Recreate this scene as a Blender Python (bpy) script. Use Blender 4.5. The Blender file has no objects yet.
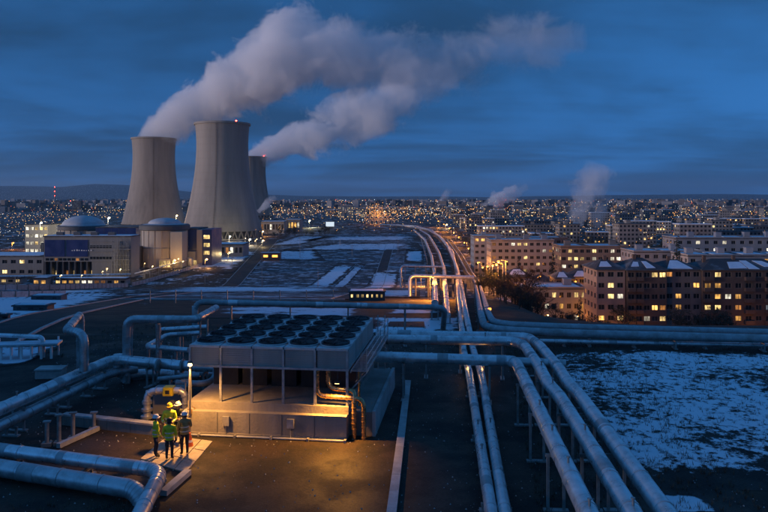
import bpy, bmesh, math, random
from mathutils import Vector, Matrix, noise
R = random.Random(11)
S = bpy.context.scene
COL = S.collection
PI = math.pi
rad = math.radians

# ------------------------------------------------------------------ camera
F, CX, HY, CH = 700.0, 384.0, 197.0, 11.0        # focal length and horizon in photo pixels, camera height in metres
cam = bpy.data.cameras.new('camera'); cam_o = bpy.data.objects.new('camera', cam); COL.objects.link(cam_o)
cam.sensor_width = 36; cam.lens = 36 * F / 768
cam.shift_y = -(256 - HY) / 768
cam.clip_start = .1; cam.clip_end = 40000
cam_o.location = (0, 0, CH); cam_o.rotation_euler = (rad(90), 0, 0)
S.camera = cam_o

# ------------------------------------------------------------------ sky, sun, exposure
SUN_EL, SUN_AZ = rad(3.5), math.atan2(-.95, -.31)   # afterglow low in the west, left of and behind the camera
w = bpy.data.worlds.new('World'); S.world = w; w.use_nodes = True
nt = w.node_tree; nt.nodes.clear()
def nd(nt, t, **kw):
    n = nt.nodes.new('ShaderNode' + t)
    for k, v in kw.items():
        if k.startswith('i_'):
            key = k[2:]; key = int(key) if key.isdigit() else key.replace('_', ' ')
            if isinstance(v, bpy.types.NodeSocket): nt.links.new(v, n.inputs[key])
            else: n.inputs[key].default_value = v
        else: setattr(n, k, v)
    return n
def mth(nt, op, a, b=None, c=None, clamp=False):
    n = nt.nodes.new('ShaderNodeMath'); n.operation = op; n.use_clamp = clamp
    for i, v in enumerate((a, b, c)):
        if v is None: continue
        if isinstance(v, bpy.types.NodeSocket): nt.links.new(v, n.inputs[i])
        else: n.inputs[i].default_value = v
    return n.outputs[0]
def maprange(nt, v, a, b, c=0., d=1., smooth=True):
    n = nd(nt, 'MapRange', interpolation_type='SMOOTHSTEP' if smooth else 'LINEAR', i_Value=v)
    for k, x in zip(('From Min', 'From Max', 'To Min', 'To Max'), (a, b, c, d)): n.inputs[k].default_value = x
    return n.outputs[0]
def mixc(nt, f, a, b, mode='MIX'):
    n = nt.nodes.new('ShaderNodeMix'); n.data_type = 'RGBA'; n.blend_type = mode
    for i, v in ((0, f), (6, a), (7, b)):
        if isinstance(v, bpy.types.NodeSocket): nt.links.new(v, n.inputs[i])
        elif i == 0: n.inputs[0].default_value = v
        else: n.inputs[i].default_value = (*v[:3], 1)
    return n.outputs[2]
sky = nd(nt, 'TexSky', sky_type='NISHITA', sun_disc=False, sun_elevation=rad(9), sun_rotation=SUN_AZ,
         air_density=1.2, dust_density=.3, ozone_density=4.0)
tc = nd(nt, 'TexCoord')
sep = nd(nt, 'SeparateXYZ', i_Vector=tc.outputs['Generated'])
zz = mth(nt, 'MAXIMUM', mth(nt, 'ADD', sep.outputs[2], .10), .05)
cv = nd(nt, 'CombineXYZ', i_X=mth(nt, 'DIVIDE', sep.outputs[0], zz), i_Y=mth(nt, 'DIVIDE', sep.outputs[1], zz))
n1 = nd(nt, 'TexNoise', i_Vector=cv.outputs[0], i_Scale=.42, i_Detail=6., i_Roughness=.55, i_Distortion=.4)
mp = nd(nt, 'Mapping', i_Vector=cv.outputs[0]); mp.inputs['Scale'].default_value = (.35, 1.5, 1)
n2 = nd(nt, 'TexNoise', i_Vector=mp.outputs[0], i_Scale=.9, i_Detail=5., i_Roughness=.5)
cl = maprange(nt, mth(nt, 'ADD', mth(nt, 'MULTIPLY', n1.outputs[0], .75), mth(nt, 'MULTIPLY', n2.outputs[0], .25)), .40, .60)
tint = mixc(nt, 1., sky.outputs[0], (.28, .62, 1.0), 'MULTIPLY')
bw = nd(nt, 'RGBToBW', i_Color=tint)
flat = mixc(nt, 1., (.145, .81, 2.3), bw.outputs[0], 'MULTIPLY')
cloud = mixc(nt, 1., flat, (.60, .46, .41), 'MULTIPLY')
out_c = mixc(nt, mth(nt, 'MULTIPLY', cl, .9), flat, cloud)
oc = mth(nt, 'ADD', 1., mth(nt, 'MULTIPLY', mth(nt, 'POWER', mth(nt, 'MAXIMUM', sep.outputs[2], 0.), 1.8), 4.4))      # overcast sky: brighter overhead than at the horizon
out_c = mixc(nt, 1., out_c, nd(nt, 'CombineXYZ', i_X=oc, i_Y=oc, i_Z=oc).outputs[0], 'MULTIPLY')
bg = nd(nt, 'Background', i_Color=out_c, i_Strength=.105)
nt.links.new(bg.outputs[0], nd(nt, 'OutputWorld').inputs[0])

sl = bpy.data.lights.new('sun', 'SUN'); sl.energy = 2.2; sl.angle = rad(9); sl.color = (1., .77, .70)
so = bpy.data.objects.new('sun', sl); COL.objects.link(so)
sd = -Vector((math.sin(SUN_AZ) * math.cos(SUN_EL), math.cos(SUN_AZ) * math.cos(SUN_EL), math.sin(SUN_EL)))
so.rotation_euler = sd.to_track_quat('-Z', 'Y').to_euler()
S.view_settings.view_transform = 'Standard'; S.view_settings.look = 'None'
S.view_settings.exposure = 0; S.view_settings.gamma = 1
S.cycles.use_denoising = True
try: S.cycles.denoiser = 'OPENIMAGEDENOISE'
except Exception: pass
S.cycles.use_light_tree = True
S.cycles.max_bounces = 8; S.cycles.diffuse_bounces = 3; S.cycles.glossy_bounces = 3; S.cycles.volume_bounces = 8
S.cycles.sample_clamp_indirect = 4; S.cycles.sample_clamp_direct = 60
S.cycles.volume_max_steps = 256
S.cycles.caustics_reflective = False; S.cycles.caustics_refractive = False

# ------------------------------------------------------------------ terrain and pixel helpers
ZP = -25.0                                            # the city plain, below the plant terrace
LINE = [(0, 9), (60, 9.5), (87, 12.6), (125, 18), (217, 30), (286, 37), (434, 49), (813, 56), (1600, 40), (20000, 0)]
def interp(tab, v):
    if v <= tab[0][0]: return tab[0][1]
    for (a, b), (c, d) in zip(tab, tab[1:]):
        if v <= c: return b + (d - b) * (v - a) / (c - a)
    return tab[-1][1]
def sstep(a, b, v):
    t = min(1, max(0, (v - a) / (b - a))); return t * t * (3 - 2 * t)
def soft(t, k):                                       # clamp 0..1 with rounded corners
    if t < -k: return 0.
    if t < k: return (t + k) ** 2 / (4 * k)
    if t < 1 - k: return t
    if t < 1 + k: return 1 - (1 + k - t) ** 2 / (4 * k)
    return 1.
def ground(x, y):
    a = ZP * soft((y - 62) / 218, .06)
    b = ZP * soft((y - 64) / 66, .12)
    l = interp(LINE, y)
    hb = 34 * math.exp(-((x + 150) / 45) ** 2 - ((y - 30) / 75) ** 2) + 34 * math.exp(-((x + 235) / 50) ** 2 - ((y - 185) / 52) ** 2)      # unseen rises added west of the view to shade terrace and flats
    return a + (b - a) * sstep(l + 3, l + 20, x) + hb
def P(px, py, d): return Vector(((px - CX) / F * d, d, CH + (HY - py) / F * d))     # a pixel at a known distance
def PZ(px, py, z): return P(px, py, (CH - z) * F / (py - HY))                        # a pixel at a known height
def G(px, py, off=0.):                                                              # a pixel on the ground
    u, v = (px - CX) / F, (HY - py) / F
    d = 14.
    while d < 9000:
        if CH + v * d <= ground(u * d, d) + off: break
        d *= 1.01
    lo, hi = d / 1.01, d
    for _ in range(20):
        m = (lo + hi) / 2
        if CH + v * m <= ground(u * m, m) + off: hi = m
        else: lo = m
    return Vector((u * hi, hi, ground(u * hi, hi) + off))   # off: height above it
def X(px, d): return (px - CX) / F * d
def Z(py, d): return CH + (HY - py) / F * d

# ------------------------------------------------------------------ materials
def base(name):
    m = bpy.data.materials.new(name); m.use_nodes = True
    return m, m.node_tree, m.node_tree.nodes['Principled BSDF']
def mat(name, col, rough=.6, metal=0., var=.3, scale=1.5, bump=0., bscale=12., dirt=None, dirt_amt=.5, streak=False):
    m, nt, b = base(name)
    geo = nd(nt, 'NewGeometry'); vec = geo.outputs['Position']
    if streak:
        mp = nd(nt, 'Mapping', i_Vector=vec); mp.inputs['Scale'].default_value = (1, 1, .09); vec = mp.outputs[0]
    n = nd(nt, 'TexNoise', i_Vector=vec, i_Scale=scale, i_Detail=6., i_Roughness=.62)
    v = maprange(nt, n.outputs[0], .3, .7, 1 - var, 1 + var, False)
    c = mixc(nt, 1., col, nd(nt, 'CombineXYZ', i_X=v, i_Y=v, i_Z=v).outputs[0], 'MULTIPLY')
    if dirt:
        n2 = nd(nt, 'TexNoise', i_Vector=vec, i_Scale=scale * .37, i_Detail=7., i_Roughness=.7)
        c = mixc(nt, mth(nt, 'MULTIPLY', maprange(nt, n2.outputs[0], .48, .68), dirt_amt), c, dirt)
    nt.links.new(c, b.inputs['Base Color'])
    rr = maprange(nt, n.outputs[0], .3, .7, max(.05, rough - .12), min(1, rough + .12), False)
    nt.links.new(rr, b.inputs['Roughness']); b.inputs['Metallic'].default_value = metal
    if bump:
        n3 = nd(nt, 'TexNoise', i_Vector=geo.outputs['Position'], i_Scale=bscale, i_Detail=5.)
        bp = nd(nt, 'Bump', i_Strength=bump, i_Distance=.03, i_Height=n3.outputs[0])
        nt.links.new(bp.outputs[0], b.inputs['Normal'])
    return m
def emit(name, col, st, sample=False):
    m, nt, b = base(name)
    b.inputs['Base Color'].default_value = (.02, .02, .02, 1)
    b.inputs['Emission Color'].default_value = (*col, 1); b.inputs['Emission Strength'].default_value = st
    m.cycles.emission_sampling = 'AUTO' if sample else 'NONE'
    return m
M = {}
M['clad'] = mat('pipe_cladding', (.74, .75, .76), .34, .6, .2, 2.2, .4, 4., (.22, .20, .18), .5)
M['clad2'] = mat('pipe_cladding_dull', (.56, .57, .58), .40, .65, .25, 1.7, .3, 7., (.2, .17, .14), .6)
M['clad3'] = mat('pipe_cladding_painted', (.40, .42, .43), .5, .25, .25, 2.0, .2, 7., (.2, .16, .12), .5)
M['steel'] = mat('painted_steel', (.34, .34, .33), .5, .3, .25, 3., 0, 10, (.16, .1, .06), .5)
M['galv'] = mat('galvanised_steel', (.55, .56, .56), .4, .7, .2, 4.)
M['brass'] = mat('copper_pipe', (.55, .36, .18), .3, .85, .3, 5.)
M['darksteel'] = mat('dark_steel', (.05, .05, .055), .5, .3, .3, 3.)
M['fanblack'] = mat('fan_black', (.025, .027, .03), .45, .1, .3, 5.)
M['panel'] = mat('grey_sheet_panel', (.40, .385, .36), .5, .2, .15, 1.2, .12, 4., (.28, .24, .2), .45, True)
M['deck'] = mat('deck_sheet', (.62, .62, .62), .5, .1, .2, 2., 0, 6, (.3, .28, .26), .5)
M['conc'] = mat('concrete', (.27, .25, .225), .85, 0, .22, 1.2, .5, 9., (.17, .145, .12), .6, True)
M['slabc'] = mat('pale_concrete_slab', (.40, .35, .29), .85, 0, .25, 1.8, .5, 10., (.2, .16, .12), .6)
M['kerb'] = mat('kerb_concrete', (.42, .42, .41), .8, 0, .25, 1.8, .4, 10., (.2, .18, .16), .5)
M['yellow'] = mat('yellow_paint', (.75, .58, .03), .4, 0, .12, 5.)
M['orange'] = mat('orange_plastic', (.8, .16, .03), .45, 0, .1, 5.)
M['white'] = mat('white_paint', (.78, .78, .76), .45, 0, .1, 4.)
M['tower'] = mat('tower_concrete', (.29, .262, .23), .9, 0, .2, .09, .2, .6, (.16, .145, .13), .7, True)
M['towerin'] = mat('tower_inner', (.12, .11, .1), .9, 0, .2, .1)
M['rblue'] = mat('navy_panel', (.010, .035, .15), .45, .1, .15, .3)
M['rconc'] = mat('reactor_concrete', (.42, .38, .32), .85, 0, .12, .15, .2, 1., (.34, .3, .25), .6, True)
M['rgrey'] = mat('plant_grey', (.24, .24, .235), .75, 0, .18, .3, .2, 1., (.2, .19, .18), .5, True)
M['rdark'] = mat('plant_dark', (.09, .095, .1), .7, 0, .25, .4)
M['dome'] = mat('dome_sheet', (.46, .48, .50), .75, 0., .15, .3)
M['snowroof'] = mat('roof_snow', (.72, .76, .82), .8, 0, .12, .5)
M['bitumen'] = mat('roof_bitumen', (.05, .05, .055), .85, 0, .35, .4, 0, 1, (.3, .33, .36), .5)
M['brick'] = mat('brown_brick', (.115, .085, .072), .85, 0, .2, .5, .2, 3., (.1, .075, .06), .5)
M['greyren'] = mat('grey_render', (.16, .145, .14), .85, 0, .18, .4, .15, 3., (.14, .12, .11), .5, True)
M['pinkren'] = mat('pink_render', (.30, .24, .215), .85, 0, .16, .5, .15, 3., (.25, .2, .18), .5, True)
M['whiteren'] = mat('white_render', (.27, .27, .285), .8, 0, .12, .3, .15, 3., (.38, .37, .35), .5, True)
M['farwall'] = mat('weathered_concrete', (.24, .23, .22), .85, 0, .2, .2, 0, 1, (.15, .14, .13), .5)
M['tanren'] = mat('tan_render', (.24, .195, .155), .8, 0, .15, .3)
M['frame'] = mat('window_frame', (.22, .21, .2), .5, 0, .1, 3.)
M['bark'] = mat('bark', (.05, .04, .032), .9, 0, .3, 6.)
M['leaf'] = mat('dark_foliage', (.035, .045, .03), .8, 0, .5, 1.5)
M['twig'] = mat('winter_twig', (.06, .045, .035), .85, 0, .4, 1.5)
M['drygrass'] = mat('dry_grass', (.085, .065, .04), .9, 0, .4, 2.)
M['wood'] = mat('timber', (.2, .13, .08), .8, 0, .25, 4.)
m, nt_, b_ = base('glass_dark'); b_.inputs['Base Color'].default_value = (.02, .025, .03, 1); b_.inputs['Roughness'].default_value = .08; M['glass'] = m
WARM = (1., .44, .09); YEL = (1., .72, .30); ORA = (1., .33, .045); COOL = (.85, .95, 1.)
def lit(name, col, st):
    m = emit(name, col, st); nt = m.node_tree; b = nt.nodes['Principled BSDF']
    oi = nd(nt, 'ObjectInfo'); geo = nd(nt, 'NewGeometry')
    mp = nd(nt, 'Mapping', i_Vector=geo.outputs['Position']); mp.inputs['Scale'].default_value = (2.2, 2.2, .5)
    n = nd(nt, 'TexNoise', i_Vector=mp.outputs[0], i_Scale=1., i_Detail=3.)
    n2 = nd(nt, 'TexNoise', i_Vector=geo.outputs['Position'], i_Scale=.31, i_Detail=0.)
    f = mth(nt, 'MULTIPLY', maprange(nt, n.outputs[0], .35, .65, .35, 1.35), mth(nt, 'MULTIPLY', maprange(nt, oi.outputs['Random'], 0., 1., .45, 1.3), maprange(nt, n2.outputs[0], .35, .65, .4, 1.3)))
    nt.links.new(mth(nt, 'MULTIPLY', f, st), b.inputs['Emission Strength'])
    return m
M['lit1'] = lit('window_lit_warm', (1., .50, .12), 1.3)
M['lit2'] = lit('window_lit_yellow', (1., .68, .25), 1.6)
M['lit3'] = lit('window_lit_dim', (.9, .36, .09), .45)
M['litw'] = lit('window_lit_white', (1., .90, .68), 1.25)
M['litc'] = lit('window_lit_cool', (.75, .88, 1.), .6)
M['lampw'] = emit('lamp_warm', (1., .60, .22), 12.)
M['lampo'] = emit('lamp_orange', (1., .36, .06), 3.2)
M['lampc'] = emit('lamp_white', (1., .90, .65), 10.)
M['red'] = emit('beacon_red', (1., .05, .03), 30.)
M['screen'] = emit('lit_panel', (.75, .88, 1.), .9)
M['cl_o'] = emit('far_light_orange', (1., .42, .10), 2.2)
M['cl_y'] = emit('far_light_yellow', (1., .70, .32), 2.2)
M['cl_w'] = emit('far_light_white', (.9, .95, 1.), 2.0)
M['cl_r'] = emit('far_light_red', (1., .12, .06), 2.5)

def snow_soil(name, soil1, soil2, th, soft_=.06, scale=.8, edge=None, rough=.85, stretch=(1, 1, 1), fine=4., snow=(.70, .75, .82), far=False, fw=.38, warp=.5):
    """bare soil and asphalt with patches of thin snow; edge: fade towards the border of a sheet through its UV map"""
    m, nt, b = base(name)
    geo = nd(nt, 'NewGeometry'); pos = geo.outputs['Position']
    mp = nd(nt, 'Mapping', i_Vector=pos); mp.inputs['Scale'].default_value = stretch
    a = nd(nt, 'TexNoise', i_Vector=pos, i_Scale=.35, i_Detail=8., i_Roughness=.65)
    f = nd(nt, 'TexNoise', i_Vector=pos, i_Scale=9., i_Detail=6., i_Roughness=.7)
    so_ = mixc(nt, maprange(nt, a.outputs[0], .42, .6), soil1, soil2)
    gr_ = nd(nt, 'TexNoise', i_Vector=pos, i_Scale=38., i_Detail=3., i_Roughness=.6)
    fv = mth(nt, 'ADD', maprange(nt, f.outputs[0], .3, .7, .55, 1.35, False), maprange(nt, gr_.outputs[0], .62, .8, 0., 1.6))
    so_ = mixc(nt, 1., so_, nd(nt, 'CombineXYZ', i_X=fv, i_Y=fv, i_Z=fv).outputs[0], 'MULTIPLY')
    s1 = nd(nt, 'TexNoise', i_Vector=mp.outputs[0], i_Scale=scale, i_Detail=9., i_Roughness=.68, i_Distortion=.3)
    s2 = nd(nt, 'TexNoise', i_Vector=mp.outputs[0], i_Scale=scale * fine, i_Detail=6., i_Roughness=.7)
    sv = mth(nt, 'ADD', mth(nt, 'MULTIPLY', s1.outputs[0], 1 - fw), mth(nt, 'MULTIPLY', s2.outputs[0], fw))
    if far:
        sp = nd(nt, 'SeparateXYZ', i_Vector=pos)
        sv = mth(nt, 'ADD', sv, maprange(nt, sp.outputs[1], 40, 150, -.18, 0.))
    if edge:
        uv = nd(nt, 'UVMap'); wn = nd(nt, 'TexNoise', i_Vector=mp.outputs[0], i_Scale=scale * .7, i_Detail=5., i_Roughness=.6)
        wv = nd(nt, 'VectorMath', operation='MULTIPLY_ADD'); nt.links.new(wn.outputs[1], wv.inputs[0]); wv.inputs[1].default_value = (warp,) * 3; nt.links.new(uv.outputs[0], wv.inputs[2])
        ws = nd(nt, 'VectorMath', operation='SUBTRACT'); nt.links.new(wv.outputs[0], ws.inputs[0]); ws.inputs[1].default_value = (warp * .5,) * 3
        s = nd(nt, 'SeparateXYZ', i_Vector=ws.outputs[0])
        e = mth(nt, 'MINIMUM', mth(nt, 'MINIMUM', s.outputs[0], mth(nt, 'SUBTRACT', 1., s.outputs[0])),
                mth(nt, 'MINIMUM', s.outputs[1], mth(nt, 'SUBTRACT', 1., s.outputs[1])))
        sv = mth(nt, 'SUBTRACT', sv, maprange(nt, e, 0., edge, .24, 0., False))
    k = maprange(nt, sv, th - soft_, th + soft_)
    nt.links.new(mixc(nt, k, so_, snow), b.inputs['Base Color'])
    b.inputs['Specular IOR Level'].default_value = .22
    r = maprange(nt, a.outputs[0], .35, .65, rough - .12, min(1., rough + .1))
    nt.links.new(mixc(nt, k, nd(nt, 'CombineXYZ', i_X=r, i_Y=r, i_Z=r).outputs[0], (.75, .75, .75)), b.inputs['Roughness'])
    h = mth(nt, 'ADD', mth(nt, 'MULTIPLY', f.outputs[0], .35), mth(nt, 'MULTIPLY', k, .6))
    bp = nd(nt, 'Bump', i_Strength=.6, i_Distance=.06, i_Height=h)
    nt.links.new(bp.outputs[0], b.inputs['Normal'])
    return m
SOIL, ASPH = (.052, .034, .020), (.036, .031, .027)
M['ground'] = snow_soil('ground_soil', SOIL, ASPH, .565, .05, .11, far=True, stretch=(1, .6, 1))
M['yard'] = snow_soil('yard_asphalt', (.05, .052, .055), (.085, .083, .08), .548, .05, .16, stretch=(.6, 1, 1), rough=.8)
M['asphalt'] = snow_soil('road_asphalt', (.035, .034, .034), (.05, .047, .044), .72, .05, .4, rough=.75)
M['apron'] = snow_soil('apron_wet_asphalt', (.055, .039, .027), (.026, .023, .020), .80, .05, .4, rough=.7)
M['snowmix'] = snow_soil('patchy_snow', (.045, .040, .035), (.04, .04, .04), .435, .035, .18, edge=.20, fine=7.)
M['snowfield'] = snow_soil('scrub_snow', (.040, .034, .028), (.028, .026, .024), .485, .03, .13, edge=.12, fine=13., fw=.50, warp=.22, snow=(.78, .82, .88))
M['snow'] = snow_soil('settled_snow', (.05, .048, .045), (.04, .04, .04), .405, .035, .16, edge=.20, fine=6., snow=(.78, .82, .88))

# ------------------------------------------------------------------ mesh building
class MB:
    def __init__(s): s.v = []; s.f = []; s.m = []; s.uv = None
    def quad(s, a, b, c, d, mi=0):
        i = len(s.v); s.v += [tuple(a), tuple(b), tuple(c), tuple(d)]; s.f.append((i, i + 1, i + 2, i + 3)); s.m.append(mi)
    def tri(s, a, b, c, mi=0):
        i = len(s.v); s.v += [tuple(a), tuple(b), tuple(c)]; s.f.append((i, i + 1, i + 2)); s.m.append(mi)
    def box(s, x0, y0, z0, x1, y1, z1, mi=0, rz=0., piv=None):
        i = len(s.v)
        pts = [(x, y, z) for z in (z0, z1) for x, y in ((x0, y0), (x1, y0), (x1, y1), (x0, y1))]
        if rz:
            px, py = piv or ((x0 + x1) / 2, (y0 + y1) / 2); c, sn = math.cos(rz), math.sin(rz)
            pts = [(px + (x - px) * c - (y - py) * sn, py + (x - px) * sn + (y - py) * c, z) for x, y, z in pts]
        s.v += pts
        for q in ((0, 3, 2, 1), (4, 5, 6, 7), (0, 1, 5, 4), (1, 2, 6, 5), (2, 3, 7, 6), (3, 0, 4, 7)):
            s.f.append(tuple(i + k for k in q)); s.m.append(mi)
        return s
    def bar(s, a, b, wx, wz=None, mi=0):              # rectangular bar between two points
        a, b = Vector(a), Vector(b); d = (b - a).normalized(); wz = wz or wx
        u = d.cross((0, 0, 1)); u = Vector((1, 0, 0)) if u.length < 1e-4 else u.normalized()
        v = u.cross(d); i = len(s.v)
        for p in (a, b):
            for su, sv in ((-1, -1), (1, -1), (1, 1), (-1, 1)): s.v.append(tuple(p + u * su * wx / 2 + v * sv * wz / 2))
        for q in ((0, 3, 2, 1), (4, 5, 6, 7), (0, 1, 5, 4), (1, 2, 6, 5), (2, 3, 7, 6), (3, 0, 4, 7)):
            s.f.append(tuple(i + k for k in q)); s.m.append(mi)
        return s
    def tube(s, pts, r, seg=14, cap=True, mi=0):      # r: a number or one per point
        pts = [Vector(p) for p in pts]; n = len(pts)
        rs = r if isinstance(r, (list, tuple)) else [r] * n
        d = (pts[1] - pts[0]).normalized()
        u = d.orthogonal().normalized() if abs(d.z) > .99 else d.cross((0, 0, 1)).normalized()
        i0 = len(s.v)
        for k, p in enumerate(pts):
            a = pts[max(0, k - 1)]; b = pts[min(n - 1, k + 1)]; d2 = (b - a)
            d2 = d2.normalized() if d2.length > 1e-9 else d
            u = (u - d2 * u.dot(d2)); u = u.normalized() if u.length > 1e-6 else d2.orthogonal().normalized()
            v = d2.cross(u)
            for j in range(seg):
                an = 2 * PI * j / seg
                s.v.append(tuple(p + (u * math.cos(an) + v * math.sin(an)) * rs[k]))
        for k in range(n - 1):
            for j in range(seg):
                a = i0 + k * seg + j; b = i0 + k * seg + (j + 1) % seg
                s.f.append((a, b, b + seg, a + seg)); s.m.append(mi)
        if cap:
            s.f.append(tuple(i0 + j for j in reversed(range(seg)))); s.m.append(mi)
            s.f.append(tuple(i0 + (n - 1) * seg + j for j in range(seg))); s.m.append(mi)
        return s
    def lathe(s, prof, c=(0, 0, 0), seg=48, mi=0, close=False):
        i0 = len(s.v); n = len(prof)
        for r, z in prof:
            for j in range(seg):
                a = 2 * PI * j / seg; s.v.append((c[0] + r * math.cos(a), c[1] + r * math.sin(a), c[2] + z))
        for k in range(n - 1):
            for j in range(seg):
                a = i0 + k * seg + j; b = i0 + k * seg + (j + 1) % seg
                s.f.append((a, b, b + seg, a + seg)); s.m.append(mi)
        return s
    def mesh(s, name, mats, smooth=False):
        me = bpy.data.meshes.new(name); me.from_pydata(s.v, [], s.f)
        for m in (mats if isinstance(mats, (list, tuple)) else [mats]): me.materials.append(M[m] if isinstance(m, str) else m)
        if len(me.materials) > 1: me.polygons.foreach_set('material_index', s.m)
        if smooth:
            me.polygons.foreach_set('use_smooth', [True] * len(me.polygons))
            try: me.set_sharp_from_angle(angle=rad(40))
            except Exception: pass
        me.update(); return me
    def build(s, name, mats, parent=None, smooth=False, **kw):
        return link(name, s.mesh(name, mats, smooth), parent, **kw)
def link(name, data, parent=None, loc=None, rz=None, kind=None):
    o = bpy.data.objects.new(name, data); COL.objects.link(o)
    if parent: o.parent = parent
    if loc is not None: o.location = loc
    if rz is not None: o.rotation_euler = (0, 0, rz)
    if kind: o['kind'] = kind
    return o
def tag(o, label, cat, group=None, kind=None):
    o['label'] = label; o['category'] = cat
    if group: o['group'] = group
    if kind: o['kind'] = kind
    return o
def thing(name, label, cat, loc=(0, 0, 0), rz=0., group=None):
    return tag(link(name, None, None, loc, rz), label, cat, group)
def dup(root, loc, rz=0., label=None, scale=None):
    def cp(o, parent):
        c = o.copy(); COL.objects.link(c)
        c.parent = parent
        for ch in KIDS[o.name]: cp(bpy.data.objects[ch], c)
        return c
    KIDS.clear()
    for o in [root] + list(root.children_recursive): KIDS[o.name] = [k.name for k in o.children]
    r = cp(root, None); r.location = loc; r.rotation_euler = (0, 0, rz)
    if label: r['label'] = label
    if scale: r.scale = scale if isinstance(scale, (tuple, list)) else (scale,) * 3
    return r
KIDS = {}
def point_light(parent, loc, power, col, r=.12, spot=None, aim=None):
    l = bpy.data.lights.new('bulb', 'SPOT' if spot else 'POINT'); l.energy = power; l.color = col; l.shadow_soft_size = r
    o = bpy.data.objects.new('bulb', l); COL.objects.link(o); o.parent = parent; o.location = loc
    if spot:
        l.spot_size = rad(spot); l.spot_blend = .8
        o.rotation_euler = Vector(aim).to_track_quat('-Z', 'Y').to_euler()
    return o
def arc(pts, bend):
    pts = [Vector(p) for p in pts]; out = [pts[0]]
    for a, p, b in zip(pts, pts[1:], pts[2:]):
        d1, d2 = a - p, b - p
        if d1.length < 1e-6 or d2.length < 1e-6: continue
        if d1.normalized().dot(d2.normalized()) < -.9995: out.append(p); continue
        t = min(bend, .48 * d1.length, .48 * d2.length)
        q1, q2 = p + d1.normalized() * t, p + d2.normalized() * t
        for k in range(8):
            f = k / 7; out.append(q1 * (1 - f) ** 2 + p * 2 * f * (1 - f) + q2 * f * f)
    out.append(pts[-1]); return out
def walk(path, step, start=.5):
    """points and directions every step metres along a path"""
    acc = -start * step; out = []
    for a, b in zip(path, path[1:]):
        L = (b - a).length
        if L < 1e-6: continue
        d = (b - a) / L; s = 0.
        while acc + (L - s) >= 0 and L - s > 0:
            s += -acc if acc < 0 else 0.
            if s > L: break
            out.append((a + d * s, d)); acc = -step
            if step <= 0: break
        acc += L - s
    return out
def sheet(name, corners, off, material, step=4., kind='structure', parent=None):
    """a patch laid on the terrain, from four world corners a b c d"""
    a, b, c, d = [Vector((p[0], p[1], 0)) for p in corners]
    nu = max(1, min(60, int(max((b - a).length, (c - d).length) / step))); nv = max(1, min(60, int(max((d - a).length, (c - b).length) / step)))
    v = []; uv = []; f = []
    for j in range(nv + 1):
        for i in range(nu + 1):
            s, t = i / nu, j / nv
            p = (a * (1 - s) + b * s) * (1 - t) + (d * (1 - s) + c * s) * t
            v.append((p.x, p.y, ground(p.x, p.y) + off)); uv.append((s, t))
    for j in range(nv):
        for i in range(nu):
            k = j * (nu + 1) + i; f.append((k, k + 1, k + nu + 2, k + nu + 1))
    me = bpy.data.meshes.new(name); me.from_pydata(v, [], f); me.materials.append(M[material])
    ul = me.uv_layers.new(name='UVMap')
    for li, lp in enumerate(me.loops): ul.data[li].uv = uv[lp.vertex_index]
    n = me.polygons[0].normal if me.polygons else Vector((0, 0, 1))
    if n.z < 0: me.flip_normals()
    me.update()
    return link(name, me, parent, kind=kind)

# ------------------------------------------------------------------ the terrain
def make_ground():
    ys = [-150, -120, -90, -75, -60, -45, -30, -15, 0, 15, 30, 45] + [55 + 3 * i for i in range(82)]
    y = ys[-1]
    while y < 16000: y *= 1.12; ys.append(y)
    xs = [i * 4. for i in range(0, 80)]
    x = xs[-1]
    while x < 14000: x *= 1.16; xs.append(x)
    xs = [-x for x in reversed(xs[1:])] + xs
    v = [(x, y, ground(x, y)) for y in ys for x in xs]; nx = len(xs)
    f = [(j * nx + i, j * nx + i + 1, (j + 1) * nx + i + 1, (j + 1) * nx + i) for j in range(len(ys) - 1) for i in range(nx - 1)]
    me = bpy.data.meshes.new('ground'); me.from_pydata(v, [], f); me.materials.append(M['ground'])
    me.polygons.foreach_set('use_smooth', [True] * len(f))
    return link('ground', me, kind='structure')
make_ground()
def hill(name, y, xs, hs, depth):
    mb = MB()
    n = len(xs); i0 = 0; rows = 7
    for r in range(rows):
        t = r / (rows - 1); k = math.sin(t * PI)
        for x, h in zip(xs, hs): mb.v.append((x, y + depth * (t - .5), ZP - 2 + (h + 2) * k * (1 + .12 * noise.noise((x * .002, t * 3, 1)))))
    for r in range(rows - 1):
        for i in range(n - 1): a = r * n + i; mb.f.append((a, a + 1, a + n + 1, a + n)); mb.m.append(0)
    return mb.build(name, 'ground', None, True, kind='structure')
hx = [-7600 + 200 * i for i in range(80)]
hh = []
for x in hx:
    px = 384 + x / 8200 * 700
    top = interp([(-300, 176), (0, 187), (60, 187), (100, 183), (140, 186), (190, 192), (300, 196), (500, 197), (620, 195), (768, 194), (1000, 192)], px)
    hh.append(max(20, Z(top, 8200) - ZP + 10 * noise.noise((x * .0012, 3, 0))))
hill('hill_ridge', 8200, hx, hh, 2600)
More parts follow.
